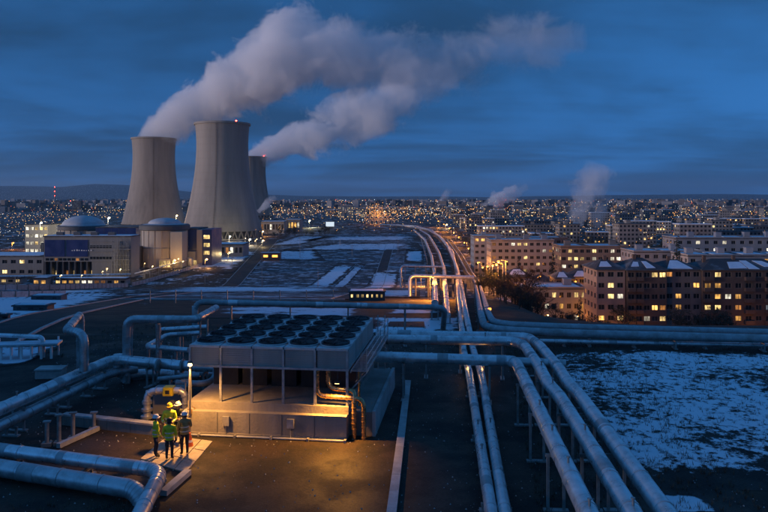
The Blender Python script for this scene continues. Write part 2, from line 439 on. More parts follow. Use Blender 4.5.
# ------------------------------------------------------------------ sheets on the ground: apron, yard, roads, snow
def psheet(name, px, off, material, step=4., **kw): return sheet(name, [G(*p) for p in px], off, material, step, **kw)
sheet('apron', [(-60, 12), (14, 12), (12, 57), (-60, 57)], .004, 'apron', 6)
psheet('snow_field', [(612, 489), (1000, 494), (900, 345), (498, 345)], .008, 'snowfield', 3)
psheet('snow_patch', [(660, 512), (722, 512), (700, 493), (655, 492)], .008, 'snow', 2)
psheet('yard', [(120, 300), (345, 300), (425, 234), (290, 234)], .10, 'yard', 12)
psheet('yard', [(352, 298), (425, 298), (426, 236), (404, 236)], .06, 'yard', 12)
for px, mt in (([(285, 289), (302, 290), (356, 264), (338, 263)], 'snow'), ([(316, 289), (330, 289), (366, 264), (358, 263)], 'snowmix'),
           ([(355, 289), (395, 289), (399, 270), (376, 270)], 'snow'), ([(404, 263), (424, 264), (423, 250), (406, 250)], 'snow'),
           ([(270, 251), (424, 251), (418, 243), (330, 243)], 'snowmix'), ([(250, 261), (326, 261), (316, 250), (284, 250)], 'snowmix'),
           ([(140, 293), (352, 293), (346, 287), (175, 287)], 'snow'), ([(365, 298), (420, 298), (420, 290), (368, 290)], 'snowmix'),
           ([(300, 241), (424, 241), (420, 236), (330, 236)], 'snowmix'),
           ([(366, 335), (466, 335), (463, 317), (372, 317)], 'snow'), ([(205, 318), (370, 319), (366, 307), (222, 306)], 'snowmix'),
           ([(385, 314), (448, 314), (446, 309), (388, 309)], 'snowmix'), ([(-90, 338), (36, 327), (140, 291), (-90, 293)], 'snow'),
           ([(-40, 302), (110, 295), (124, 289), (-40, 291)], 'snowmix'), ([(-40, 372), (24, 364), (66, 345), (-40, 345)], 'snowmix'),
           ([(165, 273), (232, 273), (262, 250), (230, 248)], 'snowmix'), ([(262, 248), (300, 245), (330, 236), (300, 235)], 'snowmix')):
    psheet('snow_patch', px, .16 if px[0][1] < 300 else .03, mt, 3 if px[0][1] > 300 else 6)
psheet('dark_puddle', [(385, 327), (425, 328), (424, 322), (390, 322)], .045, 'asphalt', 3)
psheet('road', [(-70, 350), (14, 345), (152, 298), (126, 298)], .08, 'asphalt', 4)
psheet('road', [(128, 297.6), (153, 297.6), (278, 240), (266, 240)], .14, 'asphalt', 8)
psheet('road', [(330, 300), (352, 300), (394, 245), (386, 245)], .14, 'asphalt', 6)
def strip(name, label, pts, wdt, h, material='kerb', cat='kerb', group=None, step=1.5):
    """a low kerb of butted blocks along ground points"""
    root = thing(name, label, cat, pts[0], 0, group)
    path = [Vector(p) for p in pts]
    segs = []
    for a, b in zip(path, path[1:]):
        L = (b - a).length; n = max(1, min(40, int(L / step)))
        for k in range(n): segs.append((a + (b - a) * (k / n), a + (b - a) * ((k + 1) / n)))
    for a, b in segs:
        d = (b - a).normalized() * .012
        za, zb = ground(a.x, a.y), ground(b.x, b.y)
        mb = MB().bar((a.x + d.x, a.y + d.y, za + h / 2 + .03), (b.x - d.x, b.y - d.y, zb + h / 2 + .03 + R.uniform(-.006, .006)), wdt + R.uniform(-.01, .01), h)
        o = mb.build('kerb_block', material, root); o.location = -root.location
    return root
strip('kerb', 'pale concrete kerb strip running across the dark apron beside the cooling unit', [G(391, 520), G(408, 383)], .34, .14, step=3.1)
strip('kerb', 'short pale concrete kerb beam beside the bent pipe near the workers', [G(163, 497), G(188, 475)], .3, .2, step=4)
for i, (px, l) in enumerate((([(-60, 349), (126, 298), (266, 240)], 'long kerb on the plant side of the diagonal service road'), ([(14, 345), (152, 298), (278, 240)], 'long kerb on the yard side of the diagonal service road'),
                       ([(120, 300), (345, 300)], 'kerb along the near edge of the snowy yard'), ([(330, 300), (386, 245)], 'kerb along the left side of the road through the yard'),
                       ([(352, 300), (394, 245)], 'kerb along the right side of the road through the yard'))):
    strip('kerb', l, [G(*p) for p in px], .26, .16, step=7)

# ------------------------------------------------------------------ dry cooler
def make_cooler():
    B = Vector((-1.62, 31.95, 0)); rz = rad(-7)
    t = thing('dry_cooler', 'large grey fan cooling unit with rows of black fans on a concrete basin', 'cooling unit', B, rz)
    W, D = 7.6, 8.3
    p = MB(); p.box(-W - .1, -.45, 0, -.02, D + .3, 1.1); p.box(-.02, .35, 0, 1.05, D + .3, 1.1)
    p.box(-W - .15, -.5, 0, 0, -.45, .14); p.build('basin', 'conc', t)
    MB().box(-W, -.12, 1.1, .02, D + .05, 1.45).build('step', 'conc', t)
    MB().box(1.05, .3, 0, 1.2, D + .35, 1.16).build('side_coping', 'kerb', t)
    pm = MB().box(-.055, -.055, 0, .055, .055, 1.63).mesh('post', 'galv')
    for i in range(6):
        for y in (0, D * .5, D - .1): link('post', pm, t, (-W + .06 + i * (W - .12) / 5, y, 1.45))
    cw = W / 5
    for i in range(5):
        x0 = -W + i * cw
        sp_ = MB().box(x0 + .06, .02, 3.16, x0 + cw - .06, .06, 4.0)
        for q in range(7): sp_.box(x0 + .12, .004, 3.26 + q * .1, x0 + cw - .12, .0195, 3.30 + q * .1)
        for bx_ in (x0 + .085, x0 + cw - .085):
            for q in range(5): sp_.tube([(bx_, .0, 3.22 + q * .18), (bx_, .0195, 3.22 + q * .18)], .014, 6)
        sp_.build('side_panel', 'panel', t)
        MB().box(x0 + .02, -.458, .02, x0 + .05, -.4505, 1.08).build('formwork_joint', 'rdark', t)
        if i in (1, 3): MB().box(x0 + .3, -.56, .5, x0 + .62, -.451, .92).build('junction_box', 'galv', t); MB().tube([(x0 + .46, -.5, .06), (x0 + .46, -.5, .5)], .02, 8).build('cable_conduit', 'galv', t)
        MB().box(x0 + .06, D - .06, 3.16, x0 + cw - .06, D - .02, 4.0).build('side_panel', 'panel', t)
        d = MB(); d.box(x0 + .03, -.03, 4.0, x0 + cw - .03, D + .02, 4.07); d.box(x0 + .03, -.03, 3.96, x0 + cw - .03, .01, 4.0)
        d.build('deck_panel', 'deck', t)
    for k in range(4):
        y0 = .05 + k * (D - .1) / 4
        for x in (-.05, -W + .01): MB().box(x, y0 + .04, 3.16, x + .04, y0 + (D - .1) / 4 - .04, 4.0).build('side_panel', 'panel', t)
    fr = MB()
    for y in (0, D - .1):
        fr.box(-W, y - .065, 3.05, 0.02, y + .065, 3.155)
    for x in (-W + .06, -.06): fr.box(x - .06, .066, 3.05, x + .06, D - .17, 3.155)
    for i in range(6):
        x = -W + .06 + i * (W - .12) / 5
        fr.box(x - .05, -.05, 3.156, x + .05, .0195, 3.958)
    fr.build('frame', 'galv', t)
    c = MB()
    for i in range(5): c.box(-W + i * cw + .12, 2.9, 1.46, -W + (i + 1) * cw - .12, D - .6, 3.04)
    c.build('shade_black_coil', 'fanblack', t)  # coil boxes coloured black to make the shaded space under the deck dark
    # fans
    sh = MB(); sh.lathe([(.71, 0), (.71, .03), (.665, .05), (.65, .13), (.68, .14), (.68, .12), (.61, .11), (.60, -.0)], seg=28)
    shm = sh.mesh('fan_shroud', 'darksteel', True)
    rm = MB().lathe([(.70, .0), (.735, .02), (.735, .055), (.672, .06)], seg=28).mesh('fan_base_ring', 'deck', True)
    well = MB().lathe([(.6, .02), (.001, .02)], seg=28).mesh('fan_well', 'fanblack')
    hub = MB().lathe([(.13, .03), (.13, .1), (.10, .12), (.001, .125)], seg=14).mesh('hub', 'fanblack', True)
    bl = MB()
    for a, b in ((0, 1),):
        r0, r1 = .11, .575; tw = .09
        bl.v += [(r0, -.07, .06), (r1, -.17, .04), (r1, .15, .10), (r0, .08, .10), (r0, -.07, .045), (r1, -.17, .025), (r1, .15, .085), (r0, .08, .085)]
        bl.f += [(0, 1, 2, 3), (7, 6, 5, 4), (0, 4, 5, 1), (1, 5, 6, 2), (2, 6, 7, 3), (3, 7, 4, 0)]; bl.m += [0] * 6
    blm = bl.mesh('blade', 'fanblack')
    gr = MB()
    for r in (.2, .33, .46): gr.lathe([(r - .006, .142), (r + .006, .142), (r + .006, .148), (r - .006, .148), (r - .006, .142)], seg=24)
    for k in range(4):
        a = PI * k / 4; gr.bar((.62 * math.cos(a),   .62 * math.sin(a), .145), (-.62 * math.cos(a), -.62 * math.sin(a), .145), .014, .012)
    grm = gr.mesh('guard', 'darksteel')
    for i in range(5):
        for k in range(5):
            y = .86 + k * 1.645
            f = link('fan', shm, t, (-W + (i + .5) * cw, y, 4.07))
            link('base_ring', rm, f); link('well', well, f); link('hub', hub, f); link('guard', grm, f)
            a0 = R.uniform(0, 2)
            for q in range(5): link('blade', blm, f, None, a0 + q * 2 * PI / 5)
    # access platform on the right with railing
    g = MB()
    for k in range(30): g.box(.06, .1 + k * D / 30, 3.02, .85, .1 + k * D / 30 + .05, 3.05)
    g.box(.06, .05, 2.95, .10, D, 3.05); g.box(.81, .05, 2.95, .85, D, 3.05); g.build('walkway_grating', 'galv', t, kind='stuff')
    rl = MB()
    for z in (3.35, 3.7, 4.05): rl.tube([(.83, .05, z), (.83, D, z)], .022, 8)
    for k in range(6):
        rl2 = MB().tube([(.83, .05 + k * D / 5.02, 2.95), (.83, .05 + k * D / 5.02, 4.08)], .026, 8); rl2.build('rail_post', 'galv', t)
        MB().bar((.82, .15 + k * D / 5.3, 2.96), (.03, .15 + k * D / 5.3, 2.1), .06).build('bracket', 'steel', t)
    rl.build('handrail', 'galv', t)
    ld = MB()
    for x in (.25, .65): ld.tube([(x, D + .12, 0), (x, D + .12, 4.2)], .025, 8)
    for k in range(13): ld.tube([(.25, D + .12, .3 + k * .3), (.65, D + .12, .3 + k * .3)], .016, 6)
    ld.build('ladder', 'galv', t)
    # copper risers
    for pts in ([(-1.5, .12, 3.1), (-1.5, .12, 1.85), (.72, -.12, 1.85), (.72, -.12, .0)], [(-1.0, .3, 3.1), (-1.0, .3, 2.15), (.28, .02, 2.15), (.28, -.12, 1.7), (.28, -.12, 0)]):
        pa = arc(pts, .42); q = MB().tube(pa, .105, 14); o = q.build('copper_riser', 'brass', t, True)
        fl = MB()
        for pt, d in walk(pa, .24): fl.tube([pt - d * .018, pt + d * .018], .125, 14)
        fl.build('clamp_ring', 'brass', o, True, kind='stuff')
    tb = MB().tube(arc([(.35, .9, 3.0), (.35, .9, 1.2)], .2), .06, 10); tb.build('drain_pipe', 'brass', t, True)
    # flood lamp under the frame at the corner
    f = MB(); f.box(-.62, -.22, 2.52, -.38, -.02, 2.60); f.box(-.52, -.06, 2.60, -.48, -.02, 3.05); fo = f.build('flood_lamp', 'darksteel', t)
    MB().box(-.60, -.20, 2.505, -.40, -.04, 2.518).build('lamp_glass', 'lampw', fo)
    point_light(t, (-.5, -.32, 2.46), 1350, (1., .41, .06), .08, 140, (-.12, -.42, -1))
    MB().tube([(-W - .12, -.62, .06), (-.1, -.62, .06)], .05, 8).build('drain_conduit', 'clad3', t)
    for k in range(5): MB().box(-W + .7 + k * 1.7, -.72, 0, -W + .8 + k * 1.7, -.52, .13).build('conduit_bracket', 'steel', t)
    return t
make_cooler()

# ------------------------------------------------------------------ pipes
def pipe(label, pts, r, material='clad', bend=None, band=1.8, sup=4.5, name='insulated_pipe', group=None, seg=16, flange=(), legs=2, floor=None, grow=None):
    path = arc(pts, bend or r * 3.2)
    g0 = Vector((pts[0][0], pts[0][1], ground(pts[0][0], pts[0][1])))
    t = thing(name, label, 'pipe', g0, 0, group)
    def put(mb, nm, mt, smooth=True, kind=None):
        o = mb.build(nm, mt, t, smooth, kind=kind); o.location = -g0; return o
    rf = (lambda p: interp(grow, p.y)) if grow else (lambda p: r)
    run = put(MB().tube(path, [rf(p) for p in path], seg), 'pipe_run', material)
    if band:
        bm_ = MB()
        for p, d in walk(path, band): bm_.tube([p - d * .045, p + d * .045], rf(p) * 1.05 + .006, seg)
        if r > .14:
            for p0_, p1_, p2_ in zip(path, path[1:], path[2:]):
                d1_, d2_ = (p1_ - p0_), (p2_ - p1_)
                if d1_.length < .6 and d1_.length > .02 and d1_.normalized().angle(d2_.normalized()) > .05:
                    d_ = (d1_.normalized() + d2_.normalized()).normalized(); bm_.tube([p1_ - d_ * .012, p1_ + d_ * .012], rf(p1_) * 1.02 + .006, seg)
        if bm_.v:
            o = bm_.build('joint_band', material, run, True, kind='stuff')
    if band and max(abs(path[0].x), path[0].y) < 60:      # repaired sleeves, vent stubs with caps
        rp_ = random.Random(int(abs(path[0].x * 97 + path[0].y * 31)))
        for p, d in walk(path, 3.1, rp_.random()):
            if p.y > 58: continue
            if rp_.random() < .5:
                L_ = rp_.uniform(.3, .9); put(MB().tube([p - d * L_ / 2, p + d * L_ / 2], rf(p) * 1.022 + .003, seg), 'repair_sleeve', 'clad3' if material != 'clad3' else 'clad')
            elif rp_.random() < .5 and abs(d.z) < .3:
                q_ = p + Vector((0, 0, rf(p))); put(MB().tube([q_ - Vector((0, 0, .03)), q_ + Vector((0, 0, .16)), q_ + Vector((0, 0, .161)), q_ + Vector((0, 0, .2))], [.035, .035, .06, .06], 10), 'vent_stub', 'steel')
    for (p, d) in flange:
        put(MB().tube([Vector(p) - Vector(d) * .05, Vector(p) + Vector(d) * .05], r * 1.35, seg), 'flange', 'steel')
    if sup:
        for p, d in walk(path, sup, .35):
            r = rf(p)
            gz = ground(p.x, p.y) if floor is None else floor
            if p.z - r - gz < .12 or abs(d.z) > .5: continue
            n = Vector((-d.y, d.x, 0)).normalized(); mb = MB(); top = p.z - r
            ww = max(.09, r * .32)
            if legs == 2:
                for s in (-1, 1): mb.bar(p * 1 + n * s * r * .95 - Vector((0, 0, p.z - gz)), Vector((p.x, p.y, top - .02)) + n * s * r * .95, ww)
                mb.bar(Vector((p.x, p.y, top - .05)) - n * r * 1.25, Vector((p.x, p.y, top - .05)) + n * r * 1.25, ww * 1.1, .1)
            else:
                mb.bar(Vector((p.x, p.y, gz)), Vector((p.x, p.y, top - .02)), ww * 1.6)
                mb.bar(Vector((p.x, p.y, top - .04)) - n * r * .9, Vector((p.x, p.y, top - .04)) + n * r * .9, ww * 1.2, .08)
            mb.bar(Vector((p.x, p.y, gz + .0)) - n * r * 1.5, Vector((p.x, p.y, gz + .0)) + n * r * 1.5, ww * 2.6, .14)
            put(mb, 'support', 'steel', False)
    return t
D_ = lambda px, py, d: P(px, py, d)
def riser(p, z): return Vector((p.x, p.y, z))
# left foreground
a1 = PZ(-60, 436, 1.4); a2 = PZ(113, 359, 1.4); a3 = PZ(186, 366, 1.4); a4 = a3 + Vector((2.6, -.4, 0))
pipe('big insulated pipe rising from the left edge and elbowing towards the cooling unit', [a1, a2, a3, a4], .29, 'clad', 1.0, 1.5, 3.6, flange=[(a3 - Vector((.2, 0, 0)), (1, -.1, 0)), (a3 - Vector((1.6, 0, 0)), (1, -.1, 0))])
b1 = PZ(-60, 455, .72); b2 = PZ(110, 373, .72); b3 = b2 + Vector((1.2, 1.0, 0))
pipe('lower insulated pipe running beside the big pipe on low supports', [b1, b2, b3], .26, 'clad2', .8, 1.6, 3.2)
v0 = a2 + Vector((.3, -.02, .1)); v1 = riser(v0, .34); v2 = PZ(143, 373, .34); v3 = PZ(176, 374, .34)
pipe('insulated drop leg with an elbow at the ground below the big pipe', [v0 + Vector((0, 0, .18)), v1, v2, v3, v3 + Vector((2.2, .2, 0))], .27, 'clad', .62, 1.3, 3.5)
r0 = PZ(84, 371, 1.6); rt = riser(r0, Z(333, r0.y)); r2 = PZ(66, 331, rt.z); r3 = r2 + Vector((-1.6, 5.5, 0))
pipe('insulated riser standing up from the big pipe and bending away from the workers', [r0, rt, r2, r3, riser(r3, .0)], .24, 'clad2', .7, 1.2, 0)
c0 = P(126.5, 357, 41.5); c1 = riser(c0, Z(319, 41.5)); c2 = P(196, 319.5, 41.5); c3 = P(216, 308, 47)
pipe('tall pipe arch with a vertical leg and a long run to the cooling unit', [riser(c0, 0), c1, c2, c3], .23, 'clad2', .6, 1.4, 4)
c0b = P(130.5, 357, 42.1); pipe('thin vertical pipe beside the tall pipe arch', [riser(c0b, 0), riser(c0b, 3.5), riser(c0b, 3.5) + Vector((1.6, .3, 0)), riser(c0b, 2.4) + Vector((1.6, .3, 0))], .13, 'clad3', .4, 1.2, 0)
e0 = P(195, 322, 50); e1 = riser(e0, Z(302, 50)); e2 = P(445, 307.5, 52)
pipe('long horizontal pipe on trestles behind the fan rows of the cooling unit', [riser(e0, .1), e1, e2, e2 + Vector((0, 3, -3.5))], .21, 'clad3', .7, 2, 4.2)
pipe('U-shaped thin pipe loop beside the cooling unit', [P(188, 350, 41.5), P(146, 346.5, 42), P(167, 335, 46), P(200, 333, 46)], .15, 'clad', .5, 1.2, 2.2, legs=1)
pipe('short pipe with a square end behind the thin pipe loop', [riser(P(159, 340, 47.5), 0), P(159, 330, 47.5), P(207, 327, 47.5)], .17, 'clad', .3, 1.5, 2.4, legs=1)
pipe('slender pipe run low between the pipe loop and the lamp post', [P(150, 362, 43), P(196, 363, 43)], .1, 'clad3', .3, 1.2, 2., legs=1)
pipe('curved pipe bent down into the basin of the cooling unit', [P(176, 383, 37), P(206, 384, 37), P(216, 378, 38), riser(P(216, 378, 38), 3.2)], .17, 'clad3', .6, .8, 2, legs=1)
pipe('small pipe lying on sleepers behind the valve set', [P(158, 379, 38.5), P(200, 375, 38.5)], .12, 'clad3', .3, 1., 2.)
# bottom left
f1 = PZ(-70, 441, .62); f2 = PZ(162, 471, .62); f3 = PZ(134, 526, .62)
pipe('large insulated pipe that bends sharply near the workers', [f1, f2, f3], .27, 'clad', .8, 1.9, 3.4)
g1 = PZ(-70, 457, .42); g2 = PZ(138, 490, .42)
pipe('thick pipe ending in a drop elbow below the sharply bent pipe', [g1, g2, g2 + Vector((.45, -.25, -.9))], .33, 'clad2', .7, 1.9, 3.4)
h1 = PZ(64, 414, .5); h2 = PZ(156, 424, .5)
t = thing('low_wall', 'low concrete upstand with a pale coping beside the valve set', 'wall', (h1.x, h1.y, 0))
n = (h2 - h1).normalized()
for k in range(4):
    p0, p1 = h1 + (h2 - h1) * (k / 4) + n * .01, h1 + (h2 - h1) * ((k + 1) / 4) - n * .01
    o = MB().bar((p0.x, p0.y, .23), (p1.x, p1.y, .23), .3, .46).build('wall_block', 'conc', t); o.location = -t.location
    o = MB().bar((p0.x, p0.y, .505), (p1.x, p1.y, .505), .38, .09).build('coping', 'kerb', t); o.location = -t.location
# bollard-like supports standing on a sleeper under the lower pipe
for i, (px, py, h) in enumerate(((47, 446, 1.05), (59, 445, 1.3), (73, 440, 1.2), (94, 430, .8))):
    p = PZ(px, py, 0)
    t = thing('pipe_support', 'stubby steel pipe support post on a concrete footing beside the lower pipe', 'support', p, .2, 'support posts by the lower pipe')
    MB().box(-.2, -.2, 0, .2, .2, .16).build('footing', 'conc', t)
    MB().tube([(0, 0, .16), (0, 0, h)], .09, 12).build('post', 'steel', t, True)
    MB().box(-.16, -.1, h, .16, .1, h + .06).build('head_plate', 'steel', t)
strip('sleeper_beam', 'narrow pale concrete sleeper under the stubby support posts', [G(58, 449), G(98, 431)], .22, .2, cat='beam', step=9)
# low pipe rack at the left edge
t = thing('pipe_rack', 'low pipe rack with white posts and a snow covered deck near the terrace edge', 'rack', PZ(20, 357, 0))
q0, q1 = PZ(-30, 334, 1.45), PZ(43, 337, 1.45)
def wput(mb, nm, mt, smooth=False, t_=None):
    o = mb.build(nm, mt, t_ or t, smooth); o.location = -(t_ or t).location; return o
wput(MB().tube(arc([q0, q1, riser(q1, .05)], .35), .14, 14), 'pipe_run', 'clad', True)
q2, q3 = PZ(-30, 346, .95), PZ(60, 343, .95)
wput(MB().bar(q2, q3, 1.3, .1), 'deck', 'galv'); wput(MB().bar(q2 + Vector((0, .02, .08)), q3 + Vector((0, .02, .08)), 1.2, .06), 'snow_cover', 'snowroof')
for k in range(9):
    p = q2 + (q3 - q2) * ((k + .5) / 9)
    wput(MB().bar((p.x, p.y - .55, 0), (p.x, p.y - .55, p.z - .05), .13), 'post', 'white')
    if k % 2 == 0: wput(MB().bar((p.x, p.y + .5, 0), (p.x, p.y + .5, 1.32), .1), 'post', 'white')
o = tag(MB().box(-.75, -.5, 0, .75, .5, .5).box(-.8, -.55, .5, .8, .55, .58).build('concrete_box', 'kerb', None, loc=PZ(51, 377, 0), rz=.1), 'pale concrete box lying beside the big pipe', 'box')

# right foreground
zz1 = .5
GROW = [(50, .22), (110, .34), (260, .6), (600, .8)]
pl = [PZ(494, 530, zz1), PZ(469, 372, zz1), PZ(463, 348, zz1)]
far1 = [G(462.5, 333, 1.0), G(459, 297, 1.6), G(457, 273, 2.2), G(452.7, 252, 2.2), G(443, 239.5, 2.2), G(432, 230.5, 2.2), G(415, 226, 2.2), G(380, 224.5, 2.2)]
far2 = [G(469.5, 331, 1.0), G(464.5, 307, 1.5), G(461, 284, 2.0), G(456.5, 266, 2.2), G(448, 247, 2.2), G(439, 236, 2.2), G(427, 229.5, 2.2), G(405, 226, 2.2)]
pipe('left pipe of the narrow twin pipeline running away across the terrace', pl + far1, .22, 'clad', 2.5, 3, 7, grow=GROW)
pipe('right pipe of the narrow twin pipeline running away across the terrace', [PZ(508, 530, zz1), PZ(481, 372, zz1), PZ(473, 350, zz1)] + far2, .22, 'clad', 2.5, 3, 7, grow=GROW)
# the trunk pipes beyond the slope are wider
for lab, pts, rr in (('elevated pipeline left of the trunk lines, ending at the orange lit gantry', [G(435, 303, 2), G(434.7, 274, 2), G(431.5, 256, 2), G(425, 240, 2), G(414, 230, 2)], .5),
                ('elevated pipeline between the gantry pipeline and the trunk lines', [G(447, 315, 1.3), G(444, 268, 2), G(438.6, 252, 2), G(429, 235.5, 2), G(420, 230, 2)], .5)):
    pipe(lab, pts, rr, 'clad', 6, 6, 12, grow=[(60, .3), (110, .4), (260, .6), (600, .8)])
er1 = [G(447, 239.5, 3), G(458.5, 255.5, 3), G(467, 272, 3), G(475, 282, 2.6), G(481, 314, 1.3), PZ(485, 329, .9), PZ(560, 333, .9), PZ(850, 341, .9)]
er2 = [G(451, 239.5, 3), G(463, 256, 3), G(472, 272, 3), G(479, 282, 2.6), G(488, 313, 1.3), PZ(494, 324, 1.1), PZ(560, 327, 1.1), PZ(850, 335, 1.1)]
pipe('outer pipe of the pair that turns along the terrace edge in front of the flats', er1, .3, 'clad3', 2, 4, 6)
pipe('inner pipe of the pair that turns along the terrace edge in front of the flats', er2, .28, 'clad3', 2, 4, 6)
pipe('snow dusted pipe lying low along the far edge of the snow field', [PZ(540, 341, .35), PZ(700, 344, .35), PZ(860, 347, .35)], .17, 'clad', 1, 3, 5)
# three big lines on stilts
z3 = 2.3
pipe('innermost of three big raised pipes, crossing over the twin pipeline', [PZ(596, 530, z3), PZ(517, 364, z3), PZ(512, 361, z3), PZ(372, 356.5, z3)], .29, 'clad', .9, 2.2, 4.6)
pipe('short continuation stub of the crossing pipe towards the snow field', [PZ(517, 362, z3 - .05), PZ(566, 364.5, z3 - .05)], .26, 'clad2', .5, 2, 3)
pipe('middle of three big raised pipes with a slight kink', [PZ(642, 530, z3), PZ(560, 397, z3), PZ(548, 384, z3 + .1), PZ(540, 368, z3 + .1), PZ(524, 345, z3), PZ(512, 341, z3), PZ(376, 339, z3)], .29, 'clad', .8, 2.2, 4.6)
pipe('outermost of three big raised pipes next to the snow field', [PZ(678, 530, z3), PZ(580, 396, z3), PZ(567, 382, z3 + .1), PZ(560, 370, z3 + .1), PZ(540, 346, z3), PZ(528, 337, z3), PZ(376, 334, z3)], .29, 'clad', .8, 2.2, 4.6)

# gantries on the slope, lit orange
for lab, A, Bp, base_y in (('pipe gantry carrying one line over the trunk pipes', G(402, 288), G(443, 288), 266), ('orange lit pipe gantry nearer the cooling unit', G(412, 297), G(476, 292), 276)):
    Bp = Vector((X(443 if base_y == 266 else 474, A.y), A.y, 0)); A = A.copy()
    zt = Z(base_y, A.y)
    t = thing('pipe_gantry', lab, 'gantry', A)
    wput(MB().tube(arc([(A.x - .4, A.y - 1, ground(A.x, A.y)), (A.x - .4, A.y, zt), (Bp.x, A.y, zt - .3)], 1.2), .38, 14), 'pipe_run', 'clad', True, t)
    n = 4 if base_y == 266 else 5
    for k in range(n):
        x = A.x + (Bp.x - A.x) * (k + .3) / n; g = ground(x, A.y)
        mb = MB()
        for dy in (-.7, .7): mb.bar((x, A.y + dy, g), (x, A.y + dy, zt - .45), .22)
        mb.bar((x, A.y - 1, zt - .5), (x, A.y + 1, zt - .5), .2); mb.bar((x, A.y - .7, g + .3), (x, A.y + .7, zt - .8), .1)
        wput(mb, 'trestle', 'steel', False, t)
# loose stones and dead grass on the terrace
mb = MB(); rq = random.Random(77)
for k in range(5200):
    x, y = rq.uniform(-22, 16), 16 + 40 * rq.random() ** 1.6; z = ground(x, y); s_ = rq.choice((.012, .015, .02, .03, .045)); a = rq.uniform(0, 6)
    i = len(mb.v); mb.v += [(x + s_ * math.cos(a + q * 2.1), y + s_ * math.sin(a + q * 2.1), z) for q in range(3)] + [(x, y, z + s_ * 1.1)]
    mb.f += [(i, i + 1, i + 3), (i + 1, i + 2, i + 3), (i + 2, i, i + 3)]; mb.m += [0] * 3
mb.build('gravel', 'kerb', None, kind='stuff')['label'] = 'loose gravel scattered over the dark apron'
mb = MB()
def tufts(n, fx):
    for k in range(n):
        x, y = fx(); z = ground(x, y)
        for q in range(rq.randint(3, 7)):
            a = rq.uniform(0, 6); h = rq.uniform(.06, .26); dx, dy = math.cos(a), math.sin(a); b = Vector((x + dx * .05, y + dy * .05, z)); wv = Vector((-dy, dx, 0)) * .012
            mb.tri(b - wv, b + wv, b + Vector((dx * h * .5, dy * h * .5, h)))
def near_right():
    y = rq.uniform(18, 52); return (interp([(18, 4.6), (52, 9.)], y) + rq.random() ** 1.3 * 8, y)
def in_field():
    y = rq.uniform(26, 54); return (interp([(26, 12), (54, 14)], y) + rq.random() * 20, y)
tufts(2600, near_right); tufts(1700, in_field); tufts(900, lambda: (rq.uniform(-18, -8), rq.uniform(18, 25))); tufts(900, lambda: (rq.uniform(-24, 9), rq.uniform(48, 62)))
mb.build('dead_grass', 'drygrass', None, kind='stuff')['label'] = 'sparse dead grass tufts poking through the snow and soil'
# ------------------------------------------------------------------ valve set, lamp posts, people
vb = PZ(147, 420, 0)
t = thing('valve_set', 'valve set with a yellow actuator on an arched pipe behind the workers', 'valve', vb)
dq = vb.y; xr = X(185, dq) - vb.x; zt = Z(391, dq)
pa = arc([(0, 0, 0), (0, 0, zt), (xr, .1, zt), (xr, .1, 0)], .45)
o = MB().tube(pa, .17, 16).build('pipe_arch', 'clad', t, True)
fl = MB()
for p_, d_ in walk(pa, .38): fl.tube([p_ - d_ * .025, p_ + d_ * .025], .215, 16)
fl.build('flange', 'galv', o, True, kind='stuff')
MB().box(xr * .58 - .24, -.22, zt - .19, xr * .58 + .24, .28, zt + .21).box(xr * .58 - .16, -.28, zt - .13, xr * .58 + .16, -.22, zt + .15).build('actuator', 'yellow', t)
MB().box(xr * .58 - .1, -.3, zt - .08, xr * .58 + .1, -.282, zt + .1).build('actuator_window', 'fanblack', t)
wh = MB(); wh.lathe([(.24, -.02), (.27, 0), (.24, .02), (.21, 0), (.24, -.02)], c=(xr, .1, zt + .5), seg=20)
for k in range(3):
    a = PI * k / 3; wh.bar((xr + .24 * math.cos(a), .1 + .24 * math.sin(a), zt + .5), (xr - .24 * math.cos(a), .1 - .24 * math.sin(a), zt + .5), .025)
wh.tube([(xr, .1, zt), (xr, .1, zt + .52)], .03, 8); wh.build('handwheel', 'steel', t, True)
for k, z in enumerate((.1, .45, .8)): MB().tube([(0, 0, z), (0, 0, z + .12)], .30 - k * .03, 16).build('stacked_flange', 'galv', t, True)
tag(MB().box(-.75, -.5, 0, .75, .5, 1.15).box(-.8, -.55, 1.15, .8, .55, 1.22).build('control_cabinet', 'rgrey', None, loc=PZ(165, 417, 0) + Vector((0, .9, 0)), rz=.05), 'grey control cabinet standing under the arched valve pipe', 'cabinet')
